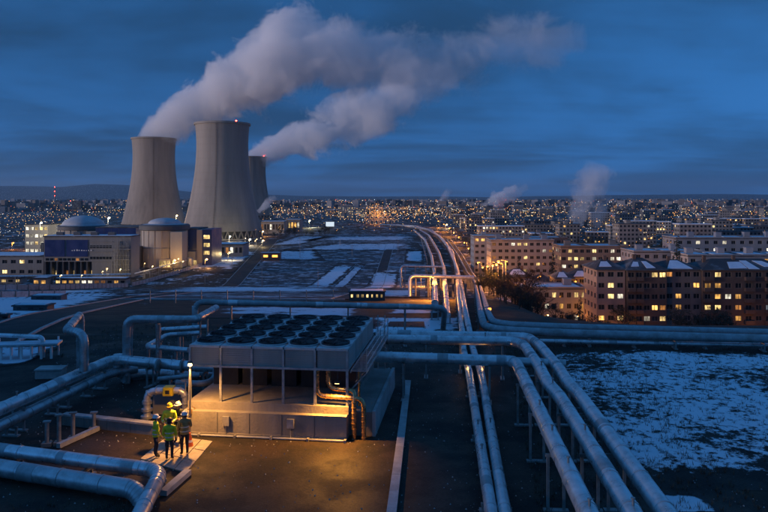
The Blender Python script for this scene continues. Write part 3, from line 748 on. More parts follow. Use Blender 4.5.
# pipe stub pointing out of the basin, lit by the lamp
p0, p1 = PZ(186, 414, 1.05), PZ(207, 401, 1.05)
pipe('short brassy pipe stub pointing from the basin to the lamp post', [p0, p1], .14, 'brass', .3, .4, 0, flange=[(p0, (p1 - p0).normalized())])
MB_ = None
def lamp_post(px, py, h, label, power, col=WARM, matl='lampw', r=.035, arm=0., headr=.11, base_h=None, pos=None, group=None, light=True, sr=.12, name='lamp_post', hood=False):
    p = pos if pos is not None else PZ(px, py, 0)
    t = thing(name, label, 'lamp', p, 0, group)
    MB().tube([(0, 0, 0), (0, 0, h * .5), (0, 0, h - .12)], [r * 1.5, r * 1.2, r], 10).build('pole', 'steel', t, True)
    MB().tube([(0, 0, 0), (0, 0, .3)], r * 2.4, 10).build('base', 'steel', t, True)
    hx_ = 0.
    if arm:
        MB().tube(arc([(0, 0, h - .12), (0, 0, h), (arm, 0, h + .08)], .3), r * .7, 8).build('arm', 'steel', t, True); hx_ = arm
    s = MB(); s.lathe([(.001, .06), (headr * .9, .05), (headr * 1.15, .0), (headr * 1.15, -.02), (headr, -.02)], c=(hx_, 0, h + .05), seg=14); s.build('lamp_hood', 'darksteel', t, True)
    b = MB(); b.lathe([(headr * .5, 0), (headr, -.05 - headr * .4), (headr * .85, -headr * 1.3), (.001, -headr * 1.7)], c=(hx_, 0, h + .03), seg=12); b.build('lamp_glass', matl, t, True)
    if light: point_light(t, (hx_, 0, h - headr * 2.2), power, col, sr, *((150, (0, 0, -1)) if hood else (None, None)))
    return t
lamp_post(190, 443, 3.55, 'lit warm lamp on a slim post right beside the group of workers', 1700, WARM, 'lampw', .03, 0, .10, hood=True)
for (px, py, lb) in ((464, 349.5, 'lamp post straddling the twin pipeline behind the raised crossing pipes'), (466.5, 379, 'lamp on a short post left of the twin pipeline'), (484, 379, 'lamp on a short post right of the twin pipeline')):
    lamp_post(px, py, .95, lb, 7, WARM, 'lampw', .03, 0, .07)
# traffic cone at the lamp foot
c = MB(); c.box(-.2, -.2, 0, .2, .2, .04); c.lathe([(.15, .04), (.035, .62), (.001, .62)], seg=16)
cone = tag(c.build('traffic_cone', 'orange', None, True, loc=PZ(190, 447, .004)), 'orange traffic cone at the foot of the warm lamp post', 'cone')
MB().lathe([(.118, .22), (.085, .36)], seg=16).build('reflective_band', 'white', cone, True)
# concrete pad
t = tag(link('concrete_pad', None, None, PZ(180, 455, 0)), 'pale worn concrete pad of slabs on which the workers stand', 'pad')
A_, B_, C_, D4 = PZ(140, 460, 0), PZ(186, 474, 0), PZ(213, 442, 0), PZ(168, 436, 0)
for i in range(4):
    for j in range(3):
        def bl(s, q): return (A_ * (1 - s) + B_ * s) * (1 - q) + (D4 * (1 - s) + C_ * s) * q
        g = .008
        cs = [bl((i + du) / 4 + (g if du == 0 else -g), (j + dv) / 3 + (g if dv == 0 else -g)) for du, dv in ((0, 0), (1, 0), (1, 1), (0, 1))]
        h = .05 + R.uniform(-.006, .006); mb = MB()
        mb.v = [(*p_.xy, 0) for p_ in cs] + [(*p_.xy, h) for p_ in cs]
        mb.f = [(3, 2, 1, 0), (4, 5, 6, 7), (0, 1, 5, 4), (1, 2, 6, 5), (2, 3, 7, 6), (3, 0, 4, 7)]; mb.m = [0] * 6
        wput(mb, 'slab', 'slabc', False, t)

M['skin'] = mat('skin', (.42, .25, .18), .55, 0, .1, 8)
M['hivis'] = mat('hi_vis_yellow', (.62, .68, .03), .65, 0, .15, 7, .3, 14)
M['hivis2'] = mat('hi_vis_amber', (.30, .24, .10), .7, 0, .2, 7, .3, 14)
M['navy'] = mat('dark_trousers', (.022, .024, .032), .85, 0, .3, 8, .3, 14)
M['boot'] = mat('boot_leather', (.015, .013, .012), .6, 0, .2, 9)
M['reflect'] = mat('reflective_tape', (.75, .75, .72), .3, .4, .05, 9)
M['hwhite'] = mat('helmet_white', (.75, .72, .74), .3, 0, .04, 5)
M['hyellow'] = mat('helmet_yellow', (.8, .52, .02), .3, 0, .04, 5)
M['hair'] = mat('dark_hair', (.015, .012, .01), .6, 0, .2, 20)
def person(loc, rz, height, label, jacket, trousers, helmet, vest=False, arms=((-.30, -.12, 1.14), (-.26, -.34, 1.18), (.30, -.12, 1.14), (.26, -.34, 1.18)), head_turn=0., stance=(.11, .11), lean=0.):
    """arms: left elbow, left wrist, right elbow, right wrist; the figure looks towards -y"""
    sc = height / 1.80
    t = thing('person', label, 'person', loc, rz, None); t.scale = (sc,) * 3
    J = {'pelvis': ((0, 0, .97), .145), 'waist': ((0, lean * .3, 1.12), .135), 'chest': ((0, lean * .7, 1.33), .172), 'upper': ((0, lean, 1.44), .14), 'neck': ((0, lean, 1.54), .062),
         'chin': ((0, lean - .015, 1.60), .075), 'head': ((0, lean - .01, 1.68), .098), 'crown': ((0, lean, 1.745), .075)}
    E = [('pelvis', 'waist'), ('waist', 'chest'), ('chest', 'upper'), ('upper', 'neck'), ('neck', 'chin'), ('chin', 'head'), ('head', 'crown')]
    for s, sg in (('l', -1), ('r', 1)):
        st = stance[0] if sg < 0 else stance[1]
        J['hip' + s] = ((sg * .095, .0, .90), .115); J['thigh' + s] = ((sg * .105, .0, .72), .098); J['knee' + s] = ((sg * st, -.02, .50), .072)
        J['calf' + s] = ((sg * st * 1.02, .02, .34), .068); J['ankle' + s] = ((sg * st * 1.05, .03, .10), .052); J['toe' + s] = ((sg * st * 1.2, -.15, .055), .048)
        e, wr = (arms[0], arms[1]) if sg < 0 else (arms[2], arms[3])
        J['sh' + s] = ((sg * .20, lean, 1.44), .09); J['el' + s] = (e, .07); J['wr' + s] = (wr, .041)
        d = (Vector(wr) - Vector(e)).normalized(); J['palm' + s] = (tuple(Vector(wr) + d * .075), .040)
        E += [('pelvis', 'hip' + s), ('hip' + s, 'thigh' + s), ('thigh' + s, 'knee' + s), ('knee' + s, 'calf' + s), ('calf' + s, 'ankle' + s), ('ankle' + s, 'toe' + s),
              ('upper', 'sh' + s), ('sh' + s, 'el' + s), ('el' + s, 'wr' + s), ('wr' + s, 'palm' + s)]
    names = list(J); me = bpy.data.meshes.new('body')
    me.from_pydata([J[n][0] for n in names], [(names.index(a), names.index(b)) for a, b in E], [])
    tmp = bpy.data.objects.new('tmp', me); COL.objects.link(tmp)
    sk = tmp.modifiers.new('skin', 'SKIN'); sk.use_smooth_shade = True
    for i, n in enumerate(names):
        v = me.skin_vertices[0].data[i]; rr = J[n][1]; v.radius = (rr, rr)
        if n in ('chest', 'waist', 'pelvis', 'upper'): v.radius = (rr * 1.18, rr * .86)
        v.use_root = n == 'pelvis'
    tmp.modifiers.new('sub', 'SUBSURF').levels = 2
    dg = bpy.context.evaluated_depsgraph_get(); ev = tmp.evaluated_get(dg)
    me2 = bpy.data.meshes.new_from_object(ev); bpy.data.objects.remove(tmp)
    bm = bmesh.new(); bm.from_mesh(me2)
    # fingers and thumb, nose and ears joined to the same figure
    def addtube(pts, rs, seg=6):
        q = MB().tube(pts, rs, seg); vs = [bm.verts.new(v) for v in q.v]
        for f in q.f:
            try: bm.faces.new([vs[k] for k in f])
            except ValueError: pass
    for s, sg in (('l', -1), ('r', 1)):
        e, wr = [Vector(J[k + s][0]) for k in ('el', 'wr')]; d = (wr - e).normalized(); side = d.cross(Vector((sg, 0, 0)))
        side = side.normalized() if side.length > .1 else Vector((0, 1, 0)); inn = d.cross(side).normalized()
        pb = wr + d * .10
        for k, L in enumerate((.062, .075, .08, .068)):
            o = side * (k - 1.5) * .02
            addtube([pb + o - d * .03, pb + o + d * L * .55, pb + o + d * L * .95 + inn * .022 * sg], [.0095, .009, .007])
        addtube([wr + d * .03 - side * .03, wr + d * .075 - side * .055, wr + d * .105 - side * .058 + inn * .012 * sg], [.011, .010, .008])
    hy = lean
    addtube([(0, hy - .095, 1.695), (0, hy - .122, 1.655), (0, hy - .095, 1.645)], [.010, .016, .012])
    for sg in (-1, 1): addtube([(sg * .092, hy - .0, 1.70), (sg * .108, hy + .01, 1.675), (sg * .092, hy + .005, 1.645)], [.012, .016, .010])
    for f in bm.faces:
        c = f.calc_center_median(); mi = 1
        arm_z = min((c - Vector(J['wr' + s][0])).length for s in 'lr')
        if c.z < .13: mi = 3
        elif c.z < .93 and arm_z > .14: mi = 2
        if c.z > 1.545: mi = 0
        for s in 'lr':
            wv, ev_ = Vector(J['wr' + s][0]), Vector(J['el' + s][0])
            if (c - wv).dot(wv - ev_) > 0 and (c - wv).length < .26 and c.z > .5 and abs(c.x) > .08: mi = 0
        f.material_index = mi; f.smooth = True
    me2.materials.clear()
    for m_ in ('skin', jacket, trousers, 'boot'): me2.materials.append(M[m_])
    bm.to_mesh(me2); bm.free(); me2.name = 'body'
    link('body', me2, t)
    # jacket hem and reflective bands
    def ring(z, rx, ry, h, mt, nm, cy=0.):
        mb = MB(); mb.lathe([(1, -h / 2), (1.03, 0), (1, h / 2)], seg=24)
        mb.v = [(x * rx, y * ry + cy, zq + z) for x, y, zq in mb.v]; mb.build(nm, mt, t, True)
    hem = MB(); hem.lathe([(.150, .88), (.172, .90), (.170, 1.0), (.160, 1.12), (.17, 1.28)], seg=24)
    hem.v = [(x * 1.10, y * .86 + lean * (z - .9) * 1.3, z) for x, y, z in hem.v]; hem.build('jacket_skirt', jacket, t, True)
    ring(1.02, .198, .155, .05, 'reflect', 'reflective_band', lean * .15); ring(1.20, .197, .155, .05, 'reflect', 'reflective_band', lean * .4)
    for s in 'lr':
        e, wr = Vector(J['el' + s][0]), Vector(J['wr' + s][0]); d = (wr - e).normalized(); c = e + (wr - e) * .55
        MB().tube([c - d * .022, c + d * .022], .056, 12).build('sleeve_band', 'reflect', t, True)
    # face and helmet
    ey = MB()
    for sg in (-1, 1): ey.lathe([(.001, .008), (.009, 0), (.001, -.008)], c=(sg * .034, hy - .098, 1.69), seg=8)
    ey.build('eye', 'hair', t, True)
    MB().box(-.022, hy - .102, 1.617, .022, hy - .092, 1.624).build('mouth', 'orange' if False else 'hair', t)
    hr = MB(); hr.lathe([(.103, 1.60), (.108, 1.66), (.105, 1.71)], seg=20)
    hr.v = [(x, y * 1.05 + hy + .018, z) for x, y, z in hr.v if True]
    hr.f = [f for f in hr.f if sum(hr.v[k][1] for k in f) / 4 > hy + .02]; hr.m = [0] * len(hr.f); hr.build('hair', 'hair', t, True)
    hm = MB(); hm.lathe([(.150, 1.70), (.152, 1.708), (.122, 1.715), (.121, 1.75), (.105, 1.80), (.07, 1.832), (.001, 1.845)], seg=24)
    hm.v = [(x, y * 1.12 - (.02 if z < 1.712 and y < 0 else 0) + hy, z) for x, y, z in hm.v]; hm.bar((0, hy - .1, 1.83), (0, hy + .1, 1.83), .03, .035); hm.build('helmet', helmet, t, True)
    return t
ZS = .055
person(PZ(156, 457, ZS), rad(118), 1.76, 'worker in a yellow jacket and white helmet, standing apart at the pad edge, hands low', 'hivis', 'navy', 'hwhite', arms=((-.27, -.02, 1.15), (-.25, -.16, .93), (.27, -.02, 1.15), (.25, -.14, .92)))
person(P(170, 400, 30.75) * 0 + Vector((X(169.5, 30.75), 30.75, ZS)), rad(6), 1.86, 'worker in a yellow jacket and yellow helmet facing the rest of the group', 'hivis', 'navy', 'hyellow', arms=((-.29, -.05, 1.15), (-.17, -.27, 1.08), (.29, -.05, 1.15), (.17, -.27, 1.10)))
person(PZ(169.5, 460, ZS), rad(184), 1.72, 'worker in a yellow vest and dark helmet with back turned to the bent pipe', 'hivis', 'navy', 'hair', arms=((-.27, -.03, 1.15), (-.26, -.14, .92), (.27, -.03, 1.15), (.26, -.12, .92)))
person(PZ(184.5, 455, ZS), rad(210), 1.82, 'worker in a drab vest with reflective bands, nearest the orange cone', 'hivis2', 'navy', 'hwhite', arms=((-.28, -.05, 1.15), (-.20, -.26, 1.08), (.28, -.02, 1.15), (.27, -.12, .92)))
person(Vector((X(177, 31.0), 31.15, ZS)), rad(-15), 1.80, 'worker in a dark coat and pale helmet half hidden behind the others', 'navy', 'navy', 'hwhite')
# ------------------------------------------------------------------ cooling towers
def tower_r(t):                                       # t 0..1 of the shell height; hyperboloid with its throat at .78
    return 22.2 * math.sqrt(1 + ((t - .80) / .80) ** 2 * 1.32) if t < .80 else 22.2 * math.sqrt(1 + ((t - .80) / .2) ** 2 * .115)
def make_tower(loc, label, rz, beacon=None):
    t = thing('cooling_tower', label, 'cooling tower', loc, rz, 'cooling towers of the power station')
    H, z0 = 100., 7.
    prof = [(tower_r(k / 40), z0 + (H - z0) * k / 40) for k in range(41)]
    MB().lathe(prof, seg=96).build('shell', 'tower', t, True)
    MB().lathe([(r - .8, z) for r, z in prof], seg=96).build('inner_shell', 'towerin', t, True)
    rt = prof[-1][0]
    MB().lathe([(rt - .8, H - .02), (rt - .8, H + .5), (rt + .9, H + .5), (rt + .9, H - 1.2), (rt, H - 1.3)], seg=96).build('rim', 'tower', t, True)
    r0 = prof[0][0]
    MB().lathe([(r0 + .3, z0 + 1.2), (r0 + .5, z0), (r0 - .9, z0)], seg=96).build('ring_beam', 'tower', t, True)
    for z in [14. + 6.1 * k_ for k_ in range(14)]:
        k = (z - z0) / (H - z0); r = tower_r(k)
        MB().lathe([(r - .3, -.3), (r + .10, -.12), (r + .10, .12), (r - .3, .3)], c=(0, 0, z), seg=96).build('lift_joint', 'tower', t, True)
    lg = MB().bar((r0 - .2, -2.6, 0), (r0 - .3, 0, z0 + .1), .9, .9); lg.bar((r0 - .2, 2.6, 0), (r0 - .3, 0, z0 + .1), .9, .9)
    lgm = lg.mesh('leg_pair', 'tower')
    for k in range(36): link('leg_pair', lgm, t, None, 2 * PI * k / 36)
    MB().lathe([(r0 + 1.5, 0), (r0 + 1.5, .8), (r0 + 1.0, .8)], seg=96).build('basin_kerb', 'rconc', t, True)
    MB().lathe([(r0 - 6, 0), (r0 - 6, z0 + 1)], seg=48).build('fill_pack', 'rdark', t, True)
    ld = MB()
    for k in range(40):
        (r1, z1), (r2, z2) = prof[k], prof[k + 1]
        for s in (-.35, .35): ld.bar((s, -r1 - .25, z1), (s, -r2 - .25, z2), .09)
        ld.box(-.5, -r1 - .8, z1, .5, -r1 - .1, z1 + .1)
    ld.build('ladder', 'towerin', t)
    if beacon:
        for a in beacon:
            b = MB().lathe([(.5, 0), (.6, .4), (.5, 1.), (.001, 1.1)], seg=10); o = b.build('beacon', 'red', t, True)
            o.location = (rt * math.cos(a), rt * math.sin(a), H + .5)
    return t
make_tower((X(154, 770), 770, ZP), 'cooling tower between the others and the reactor dome, lit warm on one flank', .3)
make_tower((X(222.5, 614), 614, ZP), 'tallest looking cooling tower with a red beacon on its rim', 0, (rad(-48), rad(130)))
make_tower((X(251.5, 1120), 1120, ZP), 'cooling tower mostly hidden behind the tower with the beacon', .1, (rad(-30),))

# ------------------------------------------------------------------ windows and buildings
WIN = {}
def win_mesh(wd, h, state):
    key = (round(wd, 2), round(h, 2), state)
    if key not in WIN:
        mb = MB(); f = .07
        mb.box(-wd / 2, -.04, 0, -wd / 2 + f, .04, h); mb.box(wd / 2 - f, -.04, 0, wd / 2, .04, h)
        mb.box(-wd / 2 + f, -.04, 0, wd / 2 - f, .04, f); mb.box(-wd / 2 + f, -.04, h - f, wd / 2 - f, .04, h)
        mb.box(-.03, -.035, f, .03, .035, h - f)
        mb.quad((-wd / 2 + f, 0, f), (wd / 2 - f, 0, f), (wd / 2 - f, 0, h - f), (-wd / 2 + f, 0, h - f), 1)
        WIN[key] = mb.mesh('window', ['frame', state])
    return WIN[key]
def facade(mb, o, u, Wd, H, cols, rows, ww, wh, sill, depth=.22, z0=0., skip=None):
    """wall with real openings; returns the opening positions. o: bottom left corner, u: direction along the wall, outward normal is u rotated -90"""
    o, u = Vector(o), Vector(u); n = Vector((u.y, -u.x, 0)); up = Vector((0, 0, 1)); cw, chh = Wd / cols, H / rows; out = []
    for r in range(rows):
        for c in range(cols):
            q = lambda a, b, dd=0.: o + u * (c * cw + a) + up * (z0 + r * chh + b) - n * dd
            a0, a1, b0, b1 = (cw - ww) / 2, (cw + ww) / 2, sill, sill + wh
            if skip and skip(c, r): mb.quad(q(0, 0), q(cw, 0), q(cw, chh), q(0, chh)); continue
            mb.quad(q(0, 0), q(a0, 0), q(a0, chh), q(0, chh)); mb.quad(q(a1, 0), q(cw, 0), q(cw, chh), q(a1, chh))
            mb.quad(q(a0, 0), q(a1, 0), q(a1, b0), q(a0, b0)); mb.quad(q(a0, b1), q(a1, b1), q(a1, chh), q(a0, chh))
            mb.quad(q(a0, b0), q(a1, b0), q(a1, b0, depth), q(a0, b0, depth)); mb.quad(q(a0, b1, depth), q(a1, b1, depth), q(a1, b1), q(a0, b1))
            mb.quad(q(a0, b0, depth), q(a0, b1, depth), q(a0, b1), q(a0, b0)); mb.quad(q(a1, b0), q(a1, b1), q(a1, b1, depth), q(a1, b0, depth))
            out.append((q(cw / 2, b0, depth - .05), math.atan2(u.y, u.x), r, c))
    return out
def pick(lit, kinds, rr): return rr.choice(kinds) if rr.random() < lit else 'glass'
def building(label, x, y, W, D, floors, cols, scols, wall, lit=.2, kinds=('lit1', 'lit2', 'lit3', 'litw', 'litc'), roof='flat', rz=0., fh=2.85, ww=1.6, wh=1.3, sill=.85, name='apartment_block', cat='building', seed=1, balcony=(), group=None, snow=.6, z=ZP, lit_fn=None, sides=(1, 1), plinth=True):
    """x, y: left end of the front wall; the front faces -y before rotation"""
    rr = random.Random(seed); H = floors * fh
    t = thing(name, label, cat, (x, y, z), rz, group)
    mb = MB(); wins = facade(mb, (0, 0, 0), (1, 0, 0), W, H, cols, floors, ww, wh, sill)
    if scols and sides[0]: wins += facade(mb, (0, D, 0), (0, -1, 0), D, H, scols, floors, ww * .9, wh, sill)
    else: mb.quad((0, D, 0), (0, 0, 0), (0, 0, H), (0, D, H))
    if scols and sides[1]: wins += facade(mb, (W, 0, 0), (0, 1, 0), D, H, scols, floors, ww * .9, wh, sill)
    else: mb.quad((W, 0, 0), (W, D, 0), (W, D, H), (W, 0, H))
    mb.quad((W, D, 0), (0, D, 0), (0, D, H), (W, D, H)); mb.build('wall', wall, t)
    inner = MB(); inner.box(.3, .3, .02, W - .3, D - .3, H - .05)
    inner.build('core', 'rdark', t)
    for p, a, r, c in wins:
        st = (lit_fn(r, c, a) if lit_fn else None) or pick(lit, kinds, rr)
        wo = ww if abs(math.sin(a)) < .5 else ww * .9
        link('window', win_mesh(wo, wh, st), t, p, a)
    for c, r0 in balcony:
        cw = W / cols
        for r in range(r0, floors):
            b = MB(); b.box(c * cw + .1, -1.0, r * fh + .02, (c + 1) * cw - .1, -.01, r * fh + .16); b.box(c * cw + .1, -1.0, r * fh + .16, (c + 1) * cw - .1, -.93, r * fh + 1.0)
            b.box(c * cw + .1, -.93, r * fh + .16, c * cw + .16, -.01, r * fh + 1.0); b.box((c + 1) * cw - .16, -.93, r * fh + .16, (c + 1) * cw - .1, -.01, r * fh + 1.0)
            b.build('balcony', wall, t)
    if roof == 'flat':
        rb = MB(); rb.box(-.15, -.15, H, W + .15, D + .15, H + .3); ro = rb.build('roof', 'bitumen', t)
        pp = MB()
        for q in ((-.18, -.18, W + .18, .12), (-.18, D - .12, W + .18, D + .18), (-.18, .121, .12, D - .121), (W - .12, .121, W + .18, D - .121)): pp.box(q[0], q[1], H + .3, q[2], q[3], H + .75)
        pp.build('parapet', wall, ro)
        k = max(1, int(W / 9))
        for i in range(k):
            if rr.random() < snow + .3:
                x0 = .4 + i * (W - .8) / k; x1 = x0 + (W - .8) / k * rr.uniform(.6, 1.); MB().box(x0, .3, H + .3, x1, D - .3, H + .4 + rr.random() * .05).build('snow_cover', 'snowroof', ro)
            hx_, hy_ = (i + rr.uniform(.2, .7)) * W / k, rr.uniform(.3, .7) * D
            MB().box(hx_, hy_, H + .3, hx_ + 2.2, hy_ + 2.0, H + 2.2).box(hx_ - .12, hy_ - .12, H + 2.2, hx_ + 2.32, hy_ + 2.12, H + 2.35).build('stair_head', wall, ro)
    else:
        rh = roof; e = .5; rb = MB(); i = 0
        ins = min(D, W) / 2 * .8
        A = [(-e, -e, H), (W + e, -e, H), (W + e, D + e, H), (-e, D + e, H)]; Bq = [(ins, D / 2, H + rh), (W - ins, D / 2, H + rh)]
        rb.quad(A[0], A[1], Bq[1], Bq[0]); rb.quad(A[2], A[3], Bq[0], Bq[1]); rb.tri(A[1], A[2], Bq[1]); rb.tri(A[3], A[0], Bq[0]); rb.quad(A[3], A[2], A[1], A[0])
        ro = rb.build('roof', 'bitumen', t)
        MB().box(-e, -e, H - .22, W + e, D + e, H - .004).build('eaves', 'rdark', ro)
        # settled snow lying on the slopes, in patches
        k = max(1, int(W / 5))
        for i in range(k):
            if rr.random() > snow: continue
            s0 = .08 + .84 * i / k; s1 = s0 + .84 / k * rr.uniform(.5, .95); v0, v1 = rr.uniform(.05, .25), rr.uniform(.6, .92)
            def sp(s, v):
                a = Vector(A[0]).lerp(Vector(A[1]), s); b = Vector(Bq[0]).lerp(Vector(Bq[1]), s); return a.lerp(b, v) + Vector((0, -.03, .09))
            q = [sp(s0, v0), sp(s1, v0 + rr.uniform(-.04, .04)), sp(s1, v1), sp(s0, v1 + rr.uniform(-.04, .04))]
            mb = MB(); mb.quad(*q)
            lo_ = [p - Vector((0, 0, .085)) for p in q]
            for a_, b_ in ((0, 1), (1, 2), (2, 3), (3, 0)): mb.quad(lo_[a_], lo_[b_], q[b_], q[a_])
            mb.build('snow_cover', 'snowroof', ro)
        for i in range(max(1, int(W / 7))):
            cx_ = W * (i + rr.uniform(.3, .7)) / max(1, int(W / 7)); MB().box(cx_ - .4, D / 2 - .9, H + rh * .3, cx_ + .4, D / 2 - .2, H + rh + .8).box(cx_ - .48, D / 2 - .98, H + rh + .8, cx_ + .48, D / 2 - .12, H + rh + .92).build('chimney', 'brick', ro)
    return t
# row of flats just below the terrace
d = 182
def litA(tab):
    return lambda r, c, a: (tab.get((r, c)) if abs(math.sin(a)) < .5 else None)
building('narrow pale pink render block of flats with a lit shop entrance below', X(598, d), d + 1, 7.4, 12, 6, 3, 4, 'pinkren', .06, roof=2.2, seed=3, lit_fn=litA({(4, 1): 'lit2', (3, 1): 'lit2', (1, 0): 'lit1', (1, 2): 'lit2', (0, 1): 'litw', (0, 2): 'litw'}), sides=(1, 0), snow=.3)
building('dark brown brick block of flats with stacked balconies beside the pink block', X(627.5, d), d, 10.2, 13, 6, 5, 0, 'brick', .03, roof=2.6, seed=5, balcony=((0, 1), (1, 1)), lit_fn=litA({(5, 3): 'lit2', (5, 4): 'lit2', (2, 3): 'lit1', (2, 4): 'lit3', (1, 4): 'lit2', (0, 3): 'lit3'}), snow=.75)
building('grey rendered block of flats between the two brick blocks', X(667, d), d + 1.2, 9.4, 13, 6, 4, 0, 'greyren', .03, roof=2.0, seed=8, lit_fn=litA({(3, 1): 'lit1', (2, 1): 'lit1', (4, 3): 'lit1', (3, 2): 'glass'}), snow=.9)
building('long brown brick block of flats with the most lit windows in the row', X(703.5, d), d + .4, 24, 13, 6, 9, 3, 'brick', .07, roof=2.3, seed=11, lit_fn=litA({(5, 1): 'lit2', (4, 1): 'lit1', (3, 1): 'lit1', (2, 1): 'lit2', (2, 0): 'lit2', (3, 3): 'lit1', (2, 3): 'lit3', (1, 3): 'lit1'}), snow=.6, balcony=((0, 1), (4, 1), (6, 1), (7, 1)))
# white slab blocks behind
building('long white slab block behind the pink block with a snowy flat roof', X(634, 238), 238, 24, 13, 6, 8, 4, 'whiteren', .06, ('litw', 'lit2'), seed=21, snow=.9)
building('bluish white slab block standing nearest behind the brick flats', X(688, 222), 222, 40, 13, 6, 12, 4, 'whiteren', .05, ('lit1', 'lit2'), seed=23, snow=.95)
building('tall white slab block set back behind the other two white blocks', X(676, 268), 268, 44, 13, 7, 13, 4, 'whiteren', .06, ('litw',), seed=27, snow=.95)
building('brown office block with whole rows of bright yellow windows', X(561, 262), 262, 25, 14, 6, 11, 5, 'tanren', .55, ('lit2', 'litw', 'lit2'), seed=31, ww=1.5, wh=1.3, snow=.9, name='office_block')
building('white apartment slab with lit stairwells beside the orange street', X(491, 300), 300, 27, 13, 6, 10, 5, 'whiteren', .2, ('lit2', 'litw', 'lit3'), seed=37, snow=.9)
building('stepped white apartment slab at the end of the orange street', X(474, 330), 330, 14, 13, 6, 5, 4, 'whiteren', .2, ('lit1', 'lit3'), seed=41, snow=.9)
building('white apartment slab joined between the lit stairwell slab and the office', X(532, 316), 316, 16, 13, 6, 6, 4, 'greyren', .12, ('lit2',), seed=43, snow=.9)
building('white three storey school-like building with a dark flat roof', X(521, 200), 200, 19, 11, 3, 9, 5, 'whiteren', .25, ('lit2', 'litw', 'lit1'), seed=47, fh=3.2, ww=1.2, wh=1.5, snow=.5, lit_fn=litA({(2, 8): 'lit2', (2, 7): 'lit2', (2, 4): 'lit2', (0, 1): 'litw', (1, 8): 'lit1'}), name='school_building')
building('small two storey house with a snowy hipped roof by the street trees', X(506, 242), 242, 9, 9, 3, 4, 3, 'greyren', .15, roof=2.4, seed=51, snow=1., name='house')
building('small house with orange light on its wall between the white buildings', X(532, 250), 250, 8, 9, 2, 3, 3, 'tanren', .3, roof=2.2, seed=53, snow=.5, name='house')
building('snowy roofed house left of the gabled neighbour behind the school', X(556, 236), 236, 6, 9, 3, 3, 3, 'greyren', .1, roof=2.2, seed=57, snow=1., name='house')
building('wider snowy roofed house in front of the office block', X(572, 240), 240, 9, 9, 3, 4, 3, 'tanren', .12, roof=2.6, seed=59, snow=1., name='house')
building('small house with bright doorway at the foot of the tree belt', X(499, 222), 222, 5, 7, 2, 2, 2, 'tanren', .6, roof=1.6, seed=61, snow=.2, name='house', cat='building')
building('low building with warm lit windows between the school and the pink flats', X(588, 205), 205, 4, 8, 3, 2, 2, 'pinkren', .6, ('lit1', 'lit2'), roof='flat', seed=63, snow=.3, name='house')

# ------------------------------------------------------------------ power station
def box_thing(name, label, cat, x0, x1, d, ytop, depth, parts, ybase=None, rz=0.):
    zb = ZP if ybase is None else Z(ybase, d)
    t = thing(name, label, cat, (X(x0, d), d, ZP), rz); W = X(x1, d) - X(x0, d); H = Z(ytop, d) - ZP
    parts(t, W, H, depth); return t
def reactor(px0, px1, d, ytop, ydome, label, sd):
    r = (X(px1, d) - X(px0, d)) / 2; xc = X((px0 + px1) / 2, d); H = Z(ytop, d) - ZP; Hd = Z(ydome, d) - ZP
    dk = .70 if sd == 1 else .86; t = thing('reactor_building', label, 'reactor', (xc, d + r, ZP))
    MB().lathe([(r, 0), (r, H * .86)], seg=64).build('wall', 'rconc', t, True)
    MB().lathe([(r, H * .86), (r + .9, H * .875), (r + .9, H * .97), (r + .2, H), (r * .93, H)], seg=64).build('cornice', 'rdark', t, True)
    MB().lathe([(r * .93, H - .01), (r * dk, H + (Hd - H) * .12)] + [(r * dk * math.cos(k * PI / 20), H + (Hd - H) * (.12 + .88 * math.sin(k * PI / 20) ** (1. if sd == 1 else 1.25))) for k in range(1, 11)], seg=64).build('dome', 'dome', t, True)
    MB().lathe([(r + .02, H * .44), (r + .3, H * .445), (r + .3, H * .465), (r + .02, H * .47)], seg=64).build('ring_band', 'rgrey', t, True)
    for k in range(10):
        a = -PI * (.08 + .84 * k / 9); MB().box(-.25, -.2, 0, .25, .2, H * .86).build('buttress', 'rconc', t, loc=((r + .05) * math.cos(a), (r + .05) * math.sin(a), 0), rz=a + PI / 2)
    b = MB(); b.box(r * .55, -r * 1.02, 0, r * 1.05, -r * .2, H * .84); b.build('stair_tower', 'rconc', t)
    b = MB(); b.box(-r * 1.3, -r * 1.15, 0, -r * .75, -r * .5, H * .5); b.build('annex', 'rdark', t)
    for k in range(7): MB().tube([(-r * 1.25 + k * .9, -r * 1.2, 0), (-r * 1.25 + k * .9, -r * 1.2, H * (.35 + .12 * (k % 3)))], .22, 8).build('vent_pipe', 'rgrey', t, True)
    MB().box(r * .1, -r * 1.12, 0, r * .6, -r * .8, 4.6).build('porch', 'rconc', t)
    for k in range(3): MB().box(r * .13 + k * r * .16, -r * 1.125, .6, r * .13 + k * r * .16 + r * .12, -r * 1.12 - .01, 3.8).build('lit_window', 'lit2', t)
    return t
reactor(134, 181, 355, 225, 218.5, 'cylindrical reactor building with a pale shallow dome beside the cooling towers', 1)
reactor(49.5, 97, 405, 226, 216, 'reactor building with a conical grey dome behind the block with navy panels', 2)
